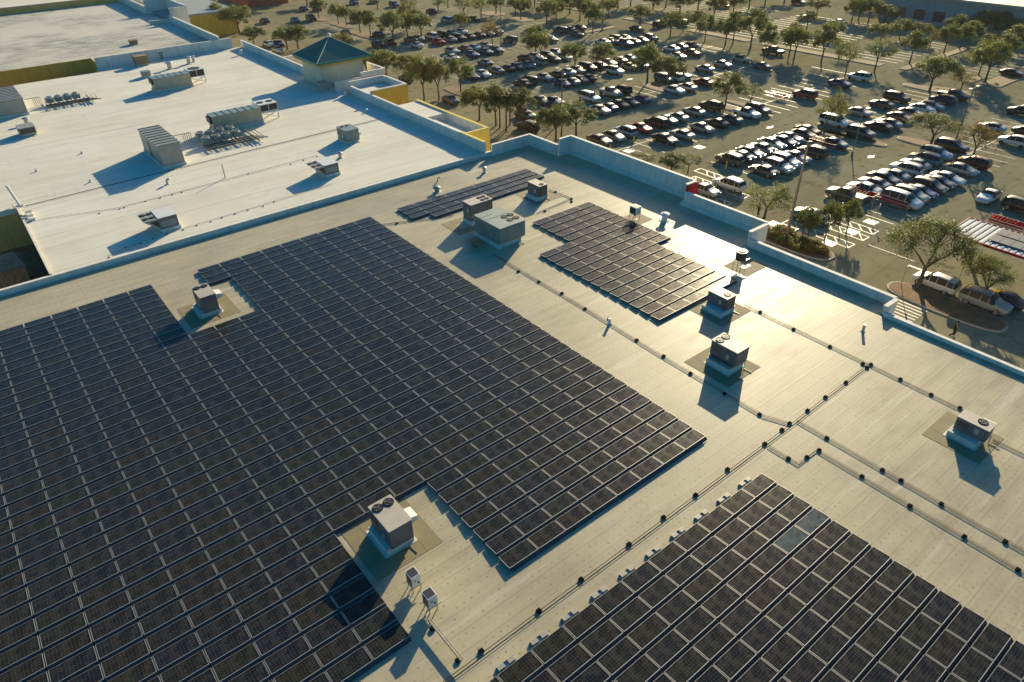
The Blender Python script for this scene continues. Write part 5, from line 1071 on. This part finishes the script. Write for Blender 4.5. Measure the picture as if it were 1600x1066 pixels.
# ================================================================== STREET FURNITURE
def lamp(label, px, py, h, arms=((1, 0), (-1, 0)), r=0.14):
    p = at(px, py, GZ); t = thing('light_pole', label, 'street lamp', (p.x, p.y, GZ), 0, 'lamp poles in the parking lot')
    mb = MB(); mb.cyl((0, 0, 0), (0, 0, 0.7), r*2, None, 12); obj('base', mb, 'pole', t); mb = MB(); mb.cyl((0, 0, 0.7), (0, 0, h), r, r*0.6, 10); obj('pole', mb, 'pole', t)
    for ax, ay in arms:
        mb = MB(); mb.cyl((0, 0, h-0.1), (ax*0.9, ay*0.9, h), 0.045, None, 6); a = obj('arm', mb, 'pole', t)
        mb = MB(); mb.box(ax*1.15-0.35, ax*1.15+0.35, ay*1.15-0.2, ay*1.15+0.2, h-0.06, h+0.06); obj('lamp_head', mb, 'galv', a)
lamp('tall tan concrete lamp pole rising behind the street parapet', 1228, 376, 12.2, ((0, 1),), 0.19)
lamp('tall lamp pole standing among the cars at right', 1489, 232, 9.3)
lamp('slim lamp pole in the far lot left of centre', 783, 73, 11.0)
lamp('lamp pole in front of the trees by the store corner', 877, 190, 9.3)
lamp('distant lamp pole at the end of the centre islands', 941, 48, 9.0)
lamp('thin lamp pole between the cars below the lone teal car', 1331, 243, 7.0, ((1, 0),), 0.08)
def sign(label, px, py, h, w_=0.3, hh=0.45, m='hvacw'):
    p = at(px, py, GZ); t = thing('bay_sign', label, 'sign', (p.x, p.y, GZ), 0, 'sign posts of the marked bays')
    mb = MB(); mb.cyl((0, 0, 0), (0, 0, h), 0.04, None, 6); obj('post', mb, 'galv', t); mb = MB(); mb.box(-w_/2, w_/2, -0.05, -0.03, h-hh, h); obj('sign_plate', mb, m, t)
for a in (('small sign post beside the island tip with the open tree', 1407, 447, 2.4), ('sign post at the left marked bay', 1360, 330, 2.2), ('sign post at the bay nearest the carts', 1368, 344, 2.2), ('sign post behind the small palms', 1310, 342, 2.2)): sign(*a)
for i, (px, py, lab) in enumerate(((1134, 258, 'yellow bollard beside the dark grey car at the bay'), (953, 231, 'yellow bollard left of the crossing by the store wall'), (990, 218, 'yellow bollard right of the crossing by the store wall'))):
    p = at(px, py+6, GZ); t = thing('bollard', lab, 'bollard', (p.x, p.y, GZ), 0, 'yellow bollards near the store'); mb = MB(); mb.cyl((0, 0, 0), (0, 0, 1.05), 0.11, None, 10); obj('post', mb, 'ypaint', t); mb = MB(); mb.cyl((0, 0, 1.05), (0, 0, 1.12), 0.11, 0.04, 10); obj('cap', mb, 'ypaint', t)
for i, (px, py, lab) in enumerate(((1291, 353, 'wheel stop in the left marked bay'), (1331, 334, 'wheel stop in the right marked bay'), (1241, 362, 'wheel stop by the planted island'), (1298, 350, 'second wheel stop in the left marked bay'))):
    p = at(px, py, GZ); t = obj('wheel_stop', MB().box(-0.9, 0.9, -0.08, 0.08, 0, 0.13), 'dark', loc=(p.x, p.y, GZ)); tag(t, lab, 'wheel stop', 'wheel stops of the marked bays')
# canopy with panels at the right edge
t = thing('cart_canopy', 'white ribbed canopy with red fascia and solar panels at the right edge', 'canopy', (52.3, -47, GZ))
mb = MB(); mb.box(-2.8, 2.8, -9, 9, 4.05, 4.3); obj('roof_sheet', mb, 'canopy', t)
mb = MB()
for i in range(31): mb.box(-2.78, 2.78, -9+i*0.6-0.11, -9+i*0.6+0.11, 4.302, 4.37)
obj('roof_rib', mb, 'canopyrib', t); t.children[-1]['kind'] = 'stuff'
mb = MB(); mb.box(-2.9, -2.802, -9.1, 9.1, 4.12, 4.38); mb.box(-2.8, 2.8, 9.002, 9.1, 3.95, 4.38); mb.box(2.802, 2.9, -9.1, 9.1, 3.95, 4.38); obj('fascia', mb, 'red', t)
for y in (-7, 0, 7): mb = MB(); mb.cyl((1.5, y, 0), (1.5, y, 4.05), 0.2, None, 10); obj('column', mb, 'canopy', t)
pl = MB()
for i in range(8):
    for j, (a, b) in enumerate(((-1.6, 0.15), (0.45, 2.2))): pl.box(a, b, 5.3-i*1.05-1.0, 5.3-i*1.05, 4.45, 4.49, 0)
n0 = thing('canopy_solar_array', 'two rows of grey solar panels lying on the white canopy', 'solar panels', (52.3, -47, GZ))
M_['pvg'] = mat('hazed_cells', (0.12, 0.11, 0.09), 0.3)
obj('panel_rows', pl, 'pvg', n0)['kind'] = 'stuff'; mb = MB()
for a in (-1.4, 0.0, 0.6, 2.0): mb.box(a-0.03, a+0.03, -3.2, 5.3, 4.375, 4.448)
obj('mounting_rail', mb, 'alu', n0); n0.children[-1]['kind'] = 'stuff'
# person walking behind the parapet
def person(label, x, y, z, rz):
    t = thing('person', label, 'person', (x, y, z), rz)
    J = {'pelvis': (0, 0, .95), 'spine': (0, 0.02, 1.15), 'chest': (0, .04, 1.36), 'neck': (0, .05, 1.50), 'head': (0, .08, 1.62), 'top': (0, .08, 1.74),
         'hl': (-.1, 0, .90), 'kl': (-.11, .22, .50), 'al': (-.11, .10, .09), 'tl': (-.12, .28, .05), 'hr': (.1, 0, .90), 'kr': (.11, .02, .48), 'ar': (.11, -.30, .14), 'tr': (.12, -.16, .04),
         'sl': (-.19, .03, 1.40), 'el': (-.25, -.10, 1.13), 'wl': (-.25, .05, .90), 'fl': (-.25, .1, .80), 'sr': (.19, .03, 1.40), 'er': (.25, .14, 1.15), 'wr': (.22, .34, 1.02), 'fr': (.21, .42, .97)}
    Rr = dict(pelvis=.15, spine=.13, chest=.155, neck=.06, head=.10, top=.075, hl=.095, kl=.06, al=.042, tl=.035, hr=.095, kr=.06, ar=.042, tr=.035, sl=.07, el=.045, wl=.032, fl=.035, sr=.07, er=.045, wr=.032, fr=.035)
    E_ = [('pelvis', 'spine'), ('spine', 'chest'), ('chest', 'neck'), ('neck', 'head'), ('head', 'top'), ('pelvis', 'hl'), ('hl', 'kl'), ('kl', 'al'), ('al', 'tl'), ('pelvis', 'hr'), ('hr', 'kr'), ('kr', 'ar'), ('ar', 'tr'), ('chest', 'sl'), ('sl', 'el'), ('el', 'wl'), ('wl', 'fl'), ('chest', 'sr'), ('sr', 'er'), ('er', 'wr'), ('wr', 'fr')]
    nm = list(J); me = bpy.data.meshes.new('body'); me.from_pydata([J[k] for k in nm], [(nm.index(a), nm.index(b)) for a, b in E_], []); o = bpy.data.objects.new('body', me); COL.objects.link(o); o.parent = t
    sk = o.modifiers.new('skin', 'SKIN'); sv = me.skin_vertices[0].data if me.skin_vertices else None
    if sv is None:
        lay = me.attributes.get('skin'); 
    if sv:
        for i, k in enumerate(nm): sv[i].radius = (Rr[k], Rr[k]*.85)
        sv[0].use_root = True
    o.modifiers.new('smooth', 'SUBSURF').render_levels = 1; me.materials.append(mat('skin', (.35, .2, .14), .6))
    mb = MB(); mb.cyl((0, .03, .92), (0, .045, 1.44), .17, .19, 12); obj('shirt', mb, mat('dark_shirt', (.015, .016, .02), .8), t, True)
    for a, b, c in (('hl', 'kl', 'al'), ('hr', 'kr', 'ar')): mb = MB(); mb.cyl(J[a], J[b], .12, .08, 10); mb.cyl(J[b], J[c], .08, .06, 10); obj('trouser_leg', mb, mat('dark_trousers', (.03, .02, .025), .8), t, True)
    mb = MB(); mb.cyl((0, .06, 1.66), (0, .06, 1.76), .115, .06, 12); obj('hair', mb, 'black', t, True)
pp = at(1487, 526, GZ)
person('person in dark clothes walking along the lane behind the street parapet', pp.x, pp.y, GZ, -2.6)
pp = at(1177, 341, GZ)
person('person in dark top by the street parapet corner, mostly hidden', pp.x+1.0, pp.y, GZ, 1.2)
# yard clutter
t = thing('scrap_heap', 'brown peaked scrap roof in the dark yard at the left edge', 'shed', (-32.6, 17.0, -3.7))
mb = MB(); mb.box(-2.0, 2.0, -1.6, 1.6, 0, 2.3); obj('wall', mb, 'rust', t); mb = MB(); mb.quad([(-2.2, -1.8, 2.3), (2.2, -1.8, 2.3), (1.6, 0, 3.4), (-1.6, 0, 3.4)]); mb.quad([(2.2, 1.8, 2.3), (-2.2, 1.8, 2.3), (-1.6, 0, 3.4), (1.6, 0, 3.4)]); mb.quad([(2.2, -1.8, 2.3), (2.2, 1.8, 2.3), (1.6, 0, 3.4)]); mb.quad([(-2.2, 1.8, 2.3), (-2.2, -1.8, 2.3), (-1.6, 0, 3.4)]); obj('roof', mb, 'rust', t)
